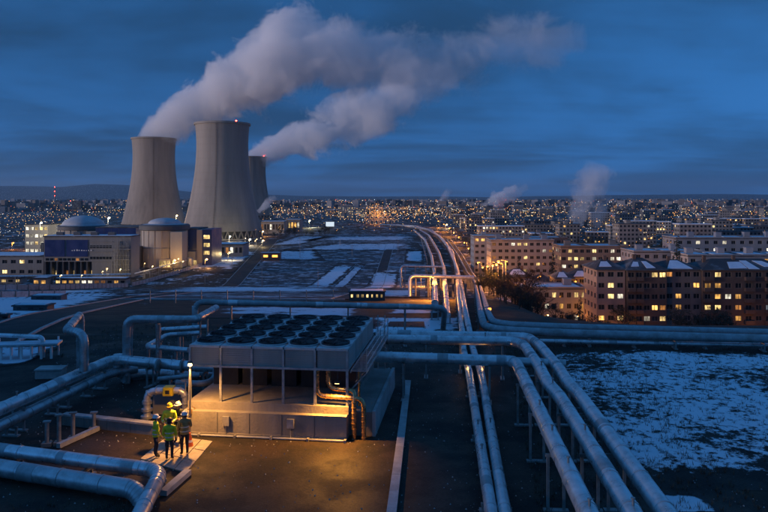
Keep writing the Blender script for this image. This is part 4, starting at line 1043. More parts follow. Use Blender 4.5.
def p_block(t, W, H, D):
    mb = MB(); mb.box(0, 0, H * .40, W, D, H); mb.box(W * .55, .0, 0, W * .79, D, H * .4); mb.box(0, 3, 0, W * .55, D, H * .4); mb.box(W * .8, .01, 0, W, D, H * .4); mb.build('wall', 'rgrey', t)
    MB().box(-.3, -.3, H, W + .3, D + .3, H + .5).build('roof', 'bitumen', t)
    MB().box(.2, .2, H + .5, W - .2, D - .2, H + .62).build('snow_cover', 'snowroof', t)
    MB().box(.4, -.25, H * .52, W * .24, -.003, H * .93).build('navy_panel', 'rblue', t)
    o = MB().box(W * .26, -.25, H * .52, W * .505, -.003, H * .93).build('navy_panel', 'rblue', t)
    for k in range(9):
        MB().box(W * .32 + k * 1.05, -.28, H * .66, W * .32 + k * 1.05 + R.uniform(.35, .7), -.252, H * .66 + R.uniform(.35, .7)).build('letter_mark', 'white', o)
    for k in range(5): MB().box(W * .515, -.2, H * (.40 + .12 * k), W * .79, -.003, H * (.40 + .12 * k) + .25).build('cladding_rail', 'rgrey', t)
    for k in range(8): MB().box(.2 + k * W * .55 / 8, -.05, 0, .2 + k * W * .55 / 8 + .5, 2.9, H * .40).build('column', 'rdark', t)
    for k in range(6): MB().tube([(W * .82 + k * W * .033, -.45, 0), (W * .82 + k * W * .033, -.45, H * (.6 + .06 * ((k * 5) % 6)))], .3, 8).build('duct', 'rgrey', t, True)
    for k in range(7):
        for q in range(2): MB().box(W * (.53 + .037 * k), -.12, H * (.46 + .27 * q), W * (.53 + .037 * k) + 1., -.003, H * (.46 + .27 * q) + 1.2).build('dark_window', 'glass', t)
    for k in range(12): MB().bar((W * (.8 + .0165 * k), -1.55, 0), (W * (.8 + .0165 * k), -1.55, H * .98 - (k % 4)), .16).build('scaffold_post', 'steel', t)
    for k in range(4): MB().bar((W * .8, -1.7, H * (.12 + .22 * k)), (W, -1.7, H * (.12 + .22 * k)), .14).build('scaffold_rail', 'steel', t)
    for k in range(10): MB().box(W * .02 + k * W * .05, -.1, H * .425, W * .02 + k * W * .05 + 1.4, -.003, H * .425 + 1.1).build('dark_window', 'lit3' if k in (2, 7) else 'glass', t)
    for k in range(3):
        MB().box(W * .81, -1.6, H * (.2 + .25 * k), W * .995, -.01, H * (.2 + .25 * k) + .2).build('gallery', 'steel', t)
    for k in range(5): MB().box(W * .1 + k * 4, 2.9, 1.2, W * .1 + k * 4 + 1.6, 2.99, 3.).build('lit_window', 'lit3' if k % 2 else 'lit2', t)
    for k in range(4): MB().box(W * (.1 + .2 * k), D * .3, H + .62, W * (.1 + .2 * k) + 3, D * .5, H + 2).build('roof_unit', 'rdark', t)
box_thing('turbine_block', 'grey industrial block with two navy panels and open ground floor bays', 'building', 44, 131, 311, 237, 11, p_block)
def p_wing(t, W, H, D):
    mb = MB(); wn = facade(mb, (0, 0, 0), (1, 0, 0), W, H, 12, 2, 2.2, 1.6, 1.6); mb.quad((W, 0, 0), (W, D, 0), (W, D, H), (W, 0, H)); mb.quad((0, D, 0), (0, 0, 0), (0, 0, H), (0, D, H)); mb.quad((W, D, 0), (0, D, 0), (0, D, H), (W, D, H)); mb.build('wall', 'rgrey', t)
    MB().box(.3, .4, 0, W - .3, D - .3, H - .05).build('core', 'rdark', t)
    for p, a, r, c in wn: link('window', win_mesh(2.2, 1.6, 'lit2' if (r, c) in ((1, 9), (0, 1), (0, 2), (0, 3), (0, 7)) else 'glass'), t, p, a)
    MB().box(-.2, -.2, H, W + .2, D + .2, H + .5).build('roof', 'bitumen', t); MB().box(W * .1, 1, H + .5, W * .95, D - 1, H + .62).build('snow_cover', 'snowroof', t)
box_thing('workshop_wing', 'long low grey workshop wing joined to the block with navy panels', 'building', -60, 43.5, 315, 257, 22, p_wing)
def p_office(t, W, H, D):
    mb = MB(); wn = facade(mb, (0, 0, 0), (1, 0, 0), W, H, 5, 4, 2., 2.0, 1.4); mb.quad((W, 0, 0), (W, D, 0), (W, D, H), (W, 0, H)); mb.quad((0, D, 0), (0, 0, 0), (0, 0, H), (0, D, H)); mb.quad((W, D, 0), (0, D, 0), (0, D, H), (W, D, H)); mb.build('wall', 'rconc', t)
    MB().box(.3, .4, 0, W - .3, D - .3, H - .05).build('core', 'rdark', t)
    for p, a, r, c in wn: link('window', win_mesh(2., 2., R.choice(('litw', 'lit2', 'litw'))), t, p, a)
    MB().box(-.2, -.2, H, W + .2, D + .2, H + .6).build('roof', 'bitumen', t)
box_thing('office_block', 'pale plant office with every window lit, left of the conical domed reactor', 'building', 25, 48, 440, 225, 18, p_office)
def p_blue(t, W, H, D):
    MB().box(0, 0, 0, W, D, H * .45).build('base_wall', 'rgrey', t); MB().box(-.1, -.1, H * .45, W + .1, D, H).build('clad_wall', 'rblue', t)
    MB().box(-.3, -.3, H, W + .3, D + .2, H + .5).build('roof', 'bitumen', t)
    for k in range(int(W / 4)): MB().box(.5 + k * 4, -.15, H * .47, .62 + k * 4, -.103, H * .99).build('cladding_seam', 'rdark', t)
box_thing('turbine_hall', 'navy clad hall standing between the two reactor buildings', 'building', 96, 136, 385, 228, 30, p_blue)
def p_blue2(t, W, H, D):
    p_blue(t, W * .5, H, D)
    MB().box(W * .5 + .02, -.6, 0, W * .68, D, H * .99).build('stair_tower', 'rconc', t); MB().box(W * .68 + .02, -.4, 0, W, D, H).build('clad_wall', 'rblue', t)
    for r in (1, 2, 3): MB().box(W * .73, -.45, H * (.08 + .22 * r), W * .93, -.41, H * (.08 + .22 * r) + 2.0).build('lit_window', 'lit2', t)
    MB().box(-.5, -3.4, 0, W * .5, -.62, H * .4).build('porch', 'rgrey', t)
    for k in range(4): MB().box(W * .05 + k * 2.1, -3.45, .8, W * .05 + k * 2.1 + 1.5, -3.402, 3.).build('lit_window', 'lit2', t)
box_thing('control_building', 'navy and white control building with stacked lit windows right of the domed reactor', 'building', 182, 212, 368, 229.5, 22, p_blue2)
def p_low(t, W, H, D):
    MB().box(0, 0, 0, W, D, H).build('wall', 'rgrey', t); MB().box(-.4, -.4, H, W + .4, D + .4, H + .5).build('roof', 'bitumen', t)
    MB().box(.3, .3, H + .5, W - .3, D - .3, H + .6).build('snow_cover', 'snowroof', t)
    n = max(2, int(W / 2.6))
    for k in range(n): MB().box(.4 + k * W / n, -.06, H * .35, .4 + k * W / n + W / n * .62, -.003, H * .8).build('lit_window', R.choice(('lit2', 'litw', 'glass', 'lit3', 'glass', 'lit1')), t)
box_thing('annex', 'low annex with a strip of lit windows beside the control building', 'building', 212, 243, 420, 245, 18, p_low)
box_thing('gallery', 'low glazed gallery with a bright window strip in front of the turbine block', 'building', 55, 126, 286, 279.5, 5, p_low)
box_thing('gallery', 'low glazed gallery with white lights in front of the workshop wing', 'building', -40, 21, 290, 278.5, 5, p_low)
box_thing('store_shed', 'small lit store shed between the two glazed galleries', 'building', 33, 47, 283, 279, 5, p_low)
box_thing('pump_hall', 'pale pump hall lit yellow beside the foot of the beacon tower', 'building', 261, 284, 690, 222, 24, p_low)
box_thing('pump_hall', 'grey pump hall with a dark roof right of the pale pump hall', 'building', 285, 300, 720, 220, 24, p_low)
def small_hut(px, py, wpx, hpx, label, matw, lit, n, name='hut'):
    p = G(px, py); d = p.y; W = wpx / F * d; H = hpx / F * d
    t = thing(name, label, 'hut', p); D = W * .45
    MB().box(-W / 2, 0, -.3, W / 2, D, H).build('wall', matw, t); MB().box(-W / 2 - .15, -.15, H, W / 2 + .15, D + .15, H + .14).build('roof', 'bitumen', t)
    MB().box(-W / 2 + .2, .1, H + .14, W / 2 - .3, D - .1, H + .2).build('snow_cover', 'snowroof', t)
    for k in range(n):
        x = -W / 2 + W * (k + .3 + R.uniform(-.15, .15)) / n; MB().box(x, -.04, H * .4, x + W / n * R.uniform(.25, .55), -.003, H * .72).build('lit_window', lit, t)
    return t
small_hut(367, 301, 36, 9, 'low yard hut with a row of white lit windows behind the cooling unit', 'rdark', 'lit2', 7)
small_hut(270, 260, 20, 7, 'small dark hut with an orange glow on the snowy yard', 'rdark', 'lampo', 2)
small_hut(30, 311, 34, 4.5, 'long dark flat roofed shed in the snow beyond the pipe rack', 'rdark', 'glass', 3)
small_hut(3, 320, 10, 4.5, 'dark squat shed at the snow edge beside the service road', 'rdark', 'glass', 1)
small_hut(46, 300, 30, 3.5, 'dark low tank house nearest the glazed galleries', 'rdark', 'glass', 2)
# lit white billboard-like panel and orange lit works in the distance
t = thing('lit_panel', 'small bright white lit panel on two posts far across the yard', 'panel', (X(330, 760), 760, ZP))
MB().box(-4.5, -.2, 4, 4.5, .2, 9).build('screen', 'screen', t)
for s in (-4, 4): MB().box(s - .3, .21, 0, s + .3, .7, 9).build('post', 'steel', t)
# boundary walls and pipe bridges in front of the power station
def panel_wall(label, pts, h, panel=3.2, name='boundary_wall'):
    root = thing(name, label, 'wall', pts[0])
    for a, b in zip(pts, pts[1:]):
        n = max(1, int((b - a).length / panel))
        for k in range(n):
            p, q = a.lerp(b, k / n), a.lerp(b, (k + .94) / n)
            o = MB().bar((p.x, p.y, ground(p.x, p.y) + h / 2), (q.x, q.y, ground(q.x, q.y) + h / 2), .18, h + R.uniform(-.05, .05)).build('wall_panel', 'kerb', root); o.location = -root.location
            o = MB().box(p.x - .16, p.y - .16, ground(p.x, p.y), p.x + .16, p.y + .16, ground(p.x, p.y) + h + .18).build('wall_post', 'conc', root); o.location = -root.location
panel_wall('pale concrete panel wall below the glazed galleries', [G(-30, 290), G(60, 289.5), G(128, 287)], 1.6)
panel_wall('pale concrete panel wall climbing along the service road to the towers', [G(132, 286), G(190, 270), G(246, 249)], 1.5)
panel_wall('low panel wall between the snowy field and the dark shed', [G(-30, 298), G(66, 296)], 1.1)
for i, (pa_, pb_, lb) in enumerate((((-30, 285), (130, 282), 'elevated pipe bridge running past the galleries'), ((135, 281), (238, 252), 'elevated pipe bridge beside the road to the cooling towers'))):
    A, B2 = G(*pa_), G(*pb_); t = thing('pipe_bridge', lb, 'pipe bridge', A); n = 9
    for s_ in (0, 1): wput(MB().tube([A + Vector((0, s_ * 1.2, 3.2)), B2 + Vector((0, s_ * 1.2, 3.2))], .32, 10), 'pipe_run', 'clad', True, t)
    for k in range(n):
        p = A.lerp(B2, (k + .5) / n); m_ = MB()
        for s_ in (-.4, 1.6): m_.bar((p.x, p.y + s_, ground(p.x, p.y)), (p.x, p.y + s_, p.z + 2.9), .25)
        m_.bar((p.x, p.y - .7, p.z + 2.8), (p.x, p.y + 1.9, p.z + 2.8), .22); wput(m_, 'trestle', 'steel', False, t)
def wire_fence(label, pts, h, gap):
    root = thing('wire_fence', label, 'fence', pts[0]); path = [Vector(p) for p in pts]; last = None
    pm_ = MB().box(-.06, -.06, 0, .06, .06, h).mesh('post', 'galv')
    for p, d in walk(path, gap, 0.):
        z = ground(p.x, p.y); link('post', pm_, root, Vector((p.x, p.y, z)) - root.location)
        if last is not None:
            wm = MB()
            for q in (.25, .6, .95): wm.bar(Vector((last.x, last.y, ground(last.x, last.y) + h * q)), Vector((p.x, p.y, z + h * q)), .03)
            wm.build('wire', 'galv', root).location = -root.location
        last = p
wire_fence('wire fence with thin steel posts along the near side of the snowy yard', [G(150, 303), G(345, 304)], 2., 4.)
wire_fence('wire fence with thin steel posts beside the elevated pipelines', [G(428, 296), G(427, 262), G(421, 240)], 2., 7.)
for k, (px, py) in enumerate(((150, 283), (205, 285), (262, 287), (318, 288), (262, 262), (300, 258), (352, 256), (398, 252), (340, 246), (300, 247), (232, 268))):
    p = G(px, py); t = thing('yard_pole', 'thin unlit lamp pole standing on the snowy yard', 'pole', p, R.uniform(0, 6), 'unlit poles on the yard')
    MB().tube([(0, 0, 0), (0, 0, 7.5)], [.12, .06], 8).build('shaft', 'steel', t, True); MB().bar((-.8, 0, 7.4), (.8, 0, 7.4), .08).build('cross_arm', 'steel', t)
for i, (px, py, r, h, lb) in enumerate(((120, 276, 2.4, 6., 'upright steel tank beside the turbine block'), (127, 277, 1.8, 7.5, 'slimmer upright steel tank beside the turbine block'), (190, 266, 2., 4., 'squat steel tank before the control building'), (217, 262, 1.8, 4.5, 'steel tank by the low annex'))):
    p = G(px, py); t = thing('storage_tank', lb, 'tank', p)
    MB().lathe([(r, 0), (r, h)], seg=24).build('shell', 'galv', t, True); MB().lathe([(r + .05, h), (r * .6, h + .5), (.001, h + .7)], seg=24).build('roof', 'dome', t, True)
    lm = MB()
    for s_ in (-.25, .25): lm.bar((s_, -r - .15, 0), (s_, -r - .15, h + .8), .06)
    for k in range(int(h / .5)): lm.bar((-.25, -r - .15, k * .5 + .3), (.25, -r - .15, k * .5 + .3), .05)
    lm.build('ladder', 'steel', t)
# ------------------------------------------------------------------ far city
def far_proto(i):
    rr = random.Random(100 + i); fl = rr.choice((3, 4, 5, 5, 6, 6)); cols = rr.choice((4, 6, 6, 8, 10, 14)); W, D, H = cols * 2.7, rr.uniform(11, 14), fl * 2.9
    t = thing('city_block', '', 'building', (0, -500, ZP)); wall = rr.choice(('farwall', 'greyren', 'brick', 'greyren', 'farwall', 'farwall'))
    MB().box(0, 0, 0, W, D, H).build('wall', wall, t)
    MB().box(-.2, -.2, H, W + .2, D + .2, H + .5).build('roof', rr.choice(('bitumen', 'snowroof')), t)
    MB().box(W * .3, D * .3, H + .5, W * .3 + 3, D * .6, H + 2.6).build('stair_head', wall, t)
    wn = MB(); lit = rr.uniform(.08, .24)
    for side in range(3):
        n = cols if side == 0 else 4
        for r in range(fl):
            for c in range(n):
                z = r * 2.9 + .9; s = rr.random()
                mi = 0 if s > lit else rr.choice((1, 2, 2, 3, 4))
                if side == 0: x = c * 2.7 + .65; wn.box(x, -.06, z, x + 1.4, -.003, z + 1.4, mi)
                else:
                    y = (c + .25) * D / 4; xx = (-.06, -.003) if side == 1 else (W + .003, W + .06)
                    wn.box(xx[0], y, z, xx[1], y + 1.4, z + 1.4, mi)
    wn.build('window', ['glass', 'lit1', 'lit2', 'lit3', 'litw'], t, kind='stuff')
    wn_ = {'farwall': 'pale concrete', 'greyren': 'grey rendered', 'brick': 'brown brick'}[wall]
    t['lab'] = 'far %s %s-storey block, %d windows wide, in the dark city' % (wn_, ('three', 'four', 'five', 'six')[fl - 3], cols)
    t['W'] = W; return t
protos = [far_proto(i) for i in range(12)]
used = set(); cells = []
LBL = ('far apartment block with scattered lit windows in the dark city', )
nb = 0
rr = random.Random(5)
for row_d, x0, x1, step in ((470, 560, 800, 60), (540, 474, 800, 40), (600, 468, 800, 36), (700, 462, 800, 34), (820, 455, 800, 34), (960, 450, 800, 30), (1130, 445, 800, 28), (1330, 300, 800, 25), (1560, 280, 800, 24)):
    px = x0 + rr.uniform(0, 12)
    while px < x1:
        i = rr.randrange(12); dd = row_d * rr.uniform(.96, 1.05); rz = rr.choice((0, 0, 0, rr.uniform(-.4, .4)))
        pr = protos[i]; Wpx = pr['W'] / dd * F
        if 296 < px < 440 and dd < 1100: px += step; continue
        if rr.random() < .82:
            loc = (X(px, dd), dd, ZP)
            if i in used: o = dup(pr, loc, rz)
            else: used.add(i); o = pr; o.location = loc; o.rotation_euler = (0, 0, rz)
            o['label'] = pr['lab']; o['group'] = 'far apartment blocks of the city'; nb += 1
        px += Wpx * .75 + rr.uniform(3, step * .7)
for i, p in enumerate(protos):
    if i not in used:
        for o in list(p.children): bpy.data.objects.remove(o)
        bpy.data.objects.remove(p)
# white high-rises beyond the yard
for i, (px, wpx, top) in enumerate(((338, 6.5, 206), (347, 6.5, 206.5), (356, 10, 209))):
    dd = 1220; W = wpx / F * dd; H = Z(top, dd) - ZP
    t = thing('high_rise', ('white slab high-rise at the left end of the group beyond the yard', 'white slab high-rise in the middle of the group beyond the yard', 'wider white slab high-rise at the right end of the group beyond the yard')[i], 'building', (X(px, dd), dd, ZP))
    MB().box(0, 0, 0, W, 10, H).build('wall', 'whiteren', t); MB().box(-.2, -.2, H, W + .2, 10.2, H + .6).build('roof', 'bitumen', t); MB().box(W * .3, 3, H + .6, W * .7, 7, H + 3).build('stair_head', 'whiteren', t)
    wn = MB()
    for r in range(int(H / 3)):
        for c in range(int(W / 2.6)): wn.box(.6 + c * 2.6, -.07, r * 3 + 1, 2. + c * 2.6, -.003, r * 3 + 2.4, rr.choice((0, 0, 0, 1, 2)))
    wn.build('window', ['glass', 'lit2', 'litw'], t, kind='stuff')
# the mass of roofs beyond, too far to tell apart
mb = MB()
for k in range(2600):
    dd = 1700 * (4600 / 1700) ** rr.random(); px = rr.uniform(-20, 790); s = rr.uniform(8, 24); h = rr.choice((6, 8, 10, 14, 20, 26)) * rr.uniform(.7, 1.1)
    x = X(px, dd); mb.box(x, dd, ZP, x + s, dd + 12, ZP + h, rr.choice((0, 1, 2)), rr.uniform(-.5, .5))
mb.build('distant_city', ['greyren', 'whiteren', 'bitumen'], None, kind='stuff')['label'] = 'dark mass of distant city roofs below the horizon'
def oct_(mb, p, s, mi):
    i = len(mb.v); x, y, z = p
    mb.v += [(x - s, y, z), (x + s, y, z), (x, y - s, z), (x, y + s, z), (x, y, z - s), (x, y, z + s)]
    for f in ((0, 2, 5), (2, 1, 5), (1, 3, 5), (3, 0, 5), (2, 0, 4), (1, 2, 4), (3, 1, 4), (0, 3, 4)): mb.f.append(tuple(i + k for k in f)); mb.m.append(mi)
mb = MB()
def cloud_lights(n, d0, d1, p0, p1, mix, h0=4, h1=14, k=1.):
    for _ in range(n):
        u = rr.random(); dd = d0 * (d1 / d0) ** u; px = rr.uniform(p0, p1)
        if 296 < px < 432 and dd < 800: continue
        s = .13 * (dd / 300) ** .95 * rr.choice((.5, .6, .7, .8, 1., 1.4)) * k
        oct_(mb, (X(px, dd), dd, ZP + rr.uniform(h0, h1)), s, rr.choices((0, 1, 2, 3), mix)[0])
for _ in range(150):
    dd = 520 * (4800 / 520) ** rr.random(); px = rr.uniform(262, 790) if rr.random() < .8 else rr.uniform(-20, 125)
    if 290 < px < 445 and dd < 900: continue
    a = rr.choice((.1, .2, 1.4, 1.75, rr.uniform(0, 3))); L = rr.uniform(150, 700); n_ = int(L / rr.uniform(22, 34)); mi = rr.choices((0, 1, 2), (6, 3, 1))[0]; s0 = .12 * (dd / 300) ** .95 * rr.choice((.6, .8, 1.))
    for k in range(n_):
        q = (k / n_ - .5) * L; x, y = X(px, dd) + math.cos(a) * q, dd + math.sin(a) * q
        if y > 450: oct_(mb, (x, y, ZP + 8 + rr.uniform(-.5, .5)), s0, mi)
for _ in range(26):
    dd = 700 * (4200 / 700) ** rr.random(); px = rr.uniform(440, 790) if rr.random() < .7 else rr.uniform(262, 440)
    if px < 445 and dd < 1000: dd += 500
    for k in range(rr.randint(12, 40)): oct_(mb, (X(px, dd) + rr.gauss(0, 26), dd + rr.gauss(0, 40), ZP + rr.uniform(3, 18)), .13 * (dd / 300) ** .95 * rr.uniform(.6, 1.5), rr.choices((0, 1, 2), (7, 4, 2))[0])
cloud_lights(1500, 1300, 5200, 262, 790, (5, 4, 2.2, .5), 4, 22)
cloud_lights(900, 420, 1500, 440, 790, (6, 4, 1.5, .2), 3, 16)
cloud_lights(420, 900, 5000, -20, 130, (7, 4, 2, .6), 4, 20)
cloud_lights(260, 480, 1300, -20, 70, (6, 4, 2.5, .3), 4, 9)
cloud_lights(380, 800, 1700, 262, 440, (5, 5, 3, .2), 4, 16)
cloud_lights(150, 850, 1150, 355, 425, (10, 2, .3, 0), 3, 22, 1.3)
mb.build('city_lights', ['cl_o', 'cl_y', 'cl_w', 'cl_r'], None, kind='stuff')['label'] = 'countless orange, yellow and white lights of the distant city'
# orange lit refinery frame beyond the yard
t = thing('process_frame', 'orange lit steel process frame with columns far beyond the yard', 'plant', (X(366, 930), 930, ZP))
for k in range(6):
    x = k * 6; h = (14, 22, 30, 24, 16, 12)[k]
    m_ = MB()
    for xx in (x, x + 4):
        for yy in (0, 4): m_.bar((xx, yy, 0), (xx, yy, h), .5)
    for z in range(5, h, 5): m_.box(x - .3, -.3, z, x + 4.3, 4.3, z + .4)
    m_.build('bay', 'steel', t)
    lb = MB()
    for z in range(5, h, 5): oct_(lb, (x + 2, -.8, z + 2), .45, 0)
    lb.build('work_lamp', 'lampo', t)
point_light(t, (16, -8, 12), 16000, ORA, 1.)
for px, y0, dd in ((55, 187, 2600), (71, 201, 2300), (440, 203, 1900), (505, 204, 1800)):
    t = thing('lattice_mast' if px == 55 else 'chimney_stack', {55: 'tall thin mast with red lights on the plain before the hills', 71: 'short stack among the far lights left of the towers', 440: 'slim far chimney at the end of the pipeline curve', 505: 'far chimney with a pink steam puff'}[px], 'mast' if px == 55 else 'chimney', (X(px, dd), dd, ZP))
    h = Z(y0, dd) - ZP; MB().tube([(0, 0, 0), (0, 0, h)], [2.6, 1.3], 10).build('shaft', 'tower', t, True)
    bb = MB()
    for q in (.55, .78, 1.): oct_(bb, (0, -2.6, h * q), 1.3, 0)
    bb.build('beacon', 'red', t)

# ------------------------------------------------------------------ street, road lamps
path = [G(484, 300), G(478, 285), G(474.5, 275), G(466, 258), G(456, 243), G(445, 234)]
rp = []
for i, (x, y) in enumerate(((17.5, 120), (23, 160), (27.5, 190), (31.5, 230), (36.5, 286), (47, 434), (57, 640), (62, 820), (40, 1300), (0, 1500))): rp.append((x, y))
mb = MB()
prev = None; pts = []
for (x0, y0), (x1, y1) in zip(rp, rp[1:]):
    n = max(2, int((y1 - y0) / 8))
    for k in range(n): pts.append(Vector((x0 + (x1 - x0) * k / n, y0 + (y1 - y0) * k / n, 0)))
pts = [p for p in pts if p.y > 185]
for k, p in enumerate(pts):
    for s in (-1.8, 2.8): mb.v.append((p.x + s, p.y, ground(p.x + s, p.y) + .12))
for k in range(len(pts) - 1): mb.f.append((2 * k, 2 * k + 1, 2 * k + 3, 2 * k + 2)); mb.m.append(0)
mb.build('street', 'asphalt', None, True, kind='structure')
for k, dd in enumerate((150, 178, 206, 236, 268, 302, 340, 385, 435, 495, 560, 640, 730, 830)):
    x = interp([(b, a) for a, b in rp], dd) + 4.5
    lamp_post(0, 0, 8, 'tall orange street lamp along the curving street beside the trunk pipes', 5500 if k < 10 else 12000, ORA, 'lampo', .07, -1.6, .26 + .0004 * dd, pos=Vector((x, dd, ground(x, dd))), group='orange lamps of the curving street', sr=.3, name='street_lamp')
SL = ((487, 318, 190, ORA, 900, 'orange street lamp nearest the turn of the terrace edge pipes'), (636, 328, 176, ORA, 300, 'orange street lamp lighting the foot of the brown brick flats'), (606, 324, 175, ORA, 500, 'orange street lamp at the corner of the pink render flats'),
      (757, 331, 176, ORA, 350, 'orange street lamp before the long brown brick flats'), (538, 276, 244, ORA, 900, 'orange street lamp in the yard of the small houses'), (591, 278, 232, ORA, 1000, 'orange street lamp beside the wider snowy roofed house'),
      (589, 310, 196, ORA, 700, 'orange street lamp at the end of the white school building'), (500, 283, 230, WARM, 600, 'warm street lamp by the house with a bright doorway'), (492, 262, 282, ORA, 1400, 'orange street lamp before the lit stairwell slab'),
      (505, 261, 286, ORA, 1400, 'second orange street lamp before the lit stairwell slab'), (575, 318, 192, ORA, 350, 'dim orange street lamp in front of the school'), (478, 262, 310, ORA, 1400, 'orange street lamp below the stepped white slab'), (545, 321, 188, WARM, 250, 'small warm lamp on the snowy school forecourt'))
for px, py, dd, col, pw, lb in SL:
    zt = Z(py, dd); x = X(px, dd); g = ground(x, dd); h = max(3.5, zt - g)
    lamp_post(0, 0, h, lb, pw * 1.3, col, 'lampo' if col == ORA else 'lampw', .06, .8, .19, pos=Vector((x, dd, g)), sr=.3, name='street_lamp')
for k in range(30):
    dd = R.choice((208, 232, 246, 256, 282, 292, 345, 370, 400, 430, 470)) + R.uniform(-2, 2); px = R.uniform(500, 768) if k < 20 else R.uniform(478, 640); x = X(px, dd)
    lamp_post(0, 0, 6.5, 'orange street lamp standing between the apartment blocks', 450 + dd * 1.6, ORA, 'lampo', .06, .8, .16 + .0004 * dd, pos=Vector((x, dd, ground(x, dd))), group='orange lamps between the apartment blocks', sr=.3, name='street_lamp')
PLn = ((173, 263, 346, WARM, 1500, 'tall white lamp post in front of the domed reactor'), (108, 217, 470, (1, .9, .65), 14000, 'glaring flood lamp mast behind the navy turbine hall'), (229, 237, 560, (1, .85, .55), 5000, 'lamp mast at the foot of the beacon tower'), (249, 240, 520, (1, .85, .55), 3500, 'second lamp mast at the foot of the beacon tower'), (262, 236, 640, WARM, 4000, 'lamp mast by the pale pump hall'),
       (309, 220, 820, (1, .9, .5), 9000, 'bright yellow flood lamp mast on the far side of the yard'), (40, 222, 425, (1, .92, .7), 3500, 'flood lamp on a mast by the lit plant office'), (176, 215, 640, (1, .62, .3), 60000, 'warm flood lamp mast between the cooling towers'), (128, 262, 335, WARM, 700, 'service lamp between the turbine block and the domed reactor'), (205, 262, 352, WARM, 1200, 'lamp beside the control building porch'), (228, 256, 395, YEL, 1200, 'lamp before the low annex'), (262, 243, 505, YEL, 1200, 'lamp on the near corner of the tower road'),
       (446, 228, 800, (1, .7, .4), 6000, 'bright white lamp mast at the far bend of the trunk pipes'), (12, 246, 480, ORA, 1600, 'orange lamp mast behind the workshop wing'), (28, 247, 470, ORA, 1600, 'second orange lamp mast behind the workshop wing'))
for px, py, dd, col, pw, lb in PLn:
    zt = Z(py, dd); x = X(px, dd); g = ground(x, dd); h = max(5, zt - g)
    lamp_post(0, 0, h, lb, pw * 1.6, col, 'lampc' if col[2] > .45 else ('lampo' if col == ORA else 'lampw'), .1, .9, .22 + .0007 * dd, pos=Vector((x, dd, g)), sr=.5, name='lamp_mast')
for px, py, h, pw, lb in ((430, 300, 4.0, 14000, 'orange lamp under the near pipe gantry'), (421, 287, 4.0, 12000, 'orange lamp between the two pipe gantries'), (484, 326, 1.6, 400, 'small orange lamp at the elbow of the terrace edge pipes')):
    p = G(px, py); lamp_post(0, 0, h, lb, pw, ORA, 'lampo', .05, .5, .16, pos=p, sr=.2)
for k in range(9):
    px, py = 60 + k * 21, 291 - k * 4.6; p = G(px, py)
    lamp_post(0, 0, 4.5, 'low yellow lamp along the plant side of the diagonal service road', 130, YEL, 'lampw', .05, .4, .17, pos=p, group='lamps along the plant service road', sr=.2)

for k in range(16):
    px, py = R.uniform(96, 262), 0; py = interp([(96, 282), (180, 268), (262, 243)], px) + R.uniform(-4, 5); p = G(px, py)
    lamp_post(0, 0, R.uniform(3.5, 6), 'small warm lamp among the tanks and pipe bridges below the reactors', 420, YEL, 'lampw', .05, .3, .2, pos=p, group='small lamps among the plant', sr=.2)
# ------------------------------------------------------------------ trees
def tree_meshes(kind, seed):
    rr = random.Random(seed); tk = MB(); cr = MB()
    if kind == 'conifer':
        H = 11.; tk.tube([(0, 0, 0), (.05, .02, H * .5), (0, 0, H * .97)], [.22, .13, .03], 7)
        for k in range(900):
            z = 1.2 + (H - 1.2) * (1 - math.sqrt(rr.random())); rm = (1 - z / H) * 2.5 * (.8 + .3 * math.sin(z * 5)) + .1; a = rr.uniform(0, 2 * PI); r = rm * rr.uniform(.25, 1.)
            p = Vector((r * math.cos(a), r * math.sin(a), z - r * .25)); d = Vector((math.cos(a), math.sin(a), -.35)) * rr.uniform(.35, .6); s = Vector((-math.sin(a), math.cos(a), rr.uniform(-.3, .3))) * rr.uniform(.12, .24)
            cr.tri(p - s, p + s, p + d)
        return tk.mesh('trunk', 'bark', True), cr.mesh('crown', 'leaf')
    H = 8.5; tips = []
    def br(p, d, L, r, lev):
        q = p + d * L * .5 + Vector((rr.uniform(-.1, .1), rr.uniform(-.1, .1), 0)) * L; e = q + (d + Vector((0, 0, .12))).normalized() * L * .5
        (tk if lev < 2 else cr).tube([p, q, e], [r, r * .8, r * .6], 6 if lev < 2 else 3, False)
        if lev >= 3: tips.append(e); return
        for k in range(4 if lev < 2 else 5):
            a = rr.uniform(0, 2 * PI); t = rr.uniform(.45, 1.); nd_ = (d * .75 + Vector((math.cos(a), math.sin(a), rr.uniform(.0, .5))) * .75).normalized()
            br(p.lerp(e, t), nd_, L * rr.uniform(.5, .72), r * .5, lev + 1)
    br(Vector((0, 0, 0)), Vector((0, 0, 1)), 4., .2, 0)
    for e in tips:
        for k in range(7):
            d = Vector((rr.gauss(0, 1), rr.gauss(0, 1), rr.gauss(.3, .8))).normalized() * rr.uniform(.4, .9); s = d.cross(Vector((rr.random(), rr.random(), rr.random()))).normalized() * .035
            cr.tri(e - s, e + s, e + d)
        if kind == 'bush':
            for k in range(8):
                c = e + Vector((rr.gauss(0, .35), rr.gauss(0, .35), rr.gauss(0, .3))); u = Vector((rr.gauss(0, 1), rr.gauss(0, 1), rr.gauss(0, 1))).normalized() * .13; v = u.orthogonal().normalized() * .1
                cr.quad(c - u, c - v, c + u, c + v)
    return tk.mesh('trunk', 'bark', True), cr.mesh('crown', 'twig' if kind == 'bare' else 'leaf')
TM = {k: [tree_meshes(k, 70 + 7 * i + j) for j in range(3)] for i, k in enumerate(('conifer', 'bare', 'bush'))}
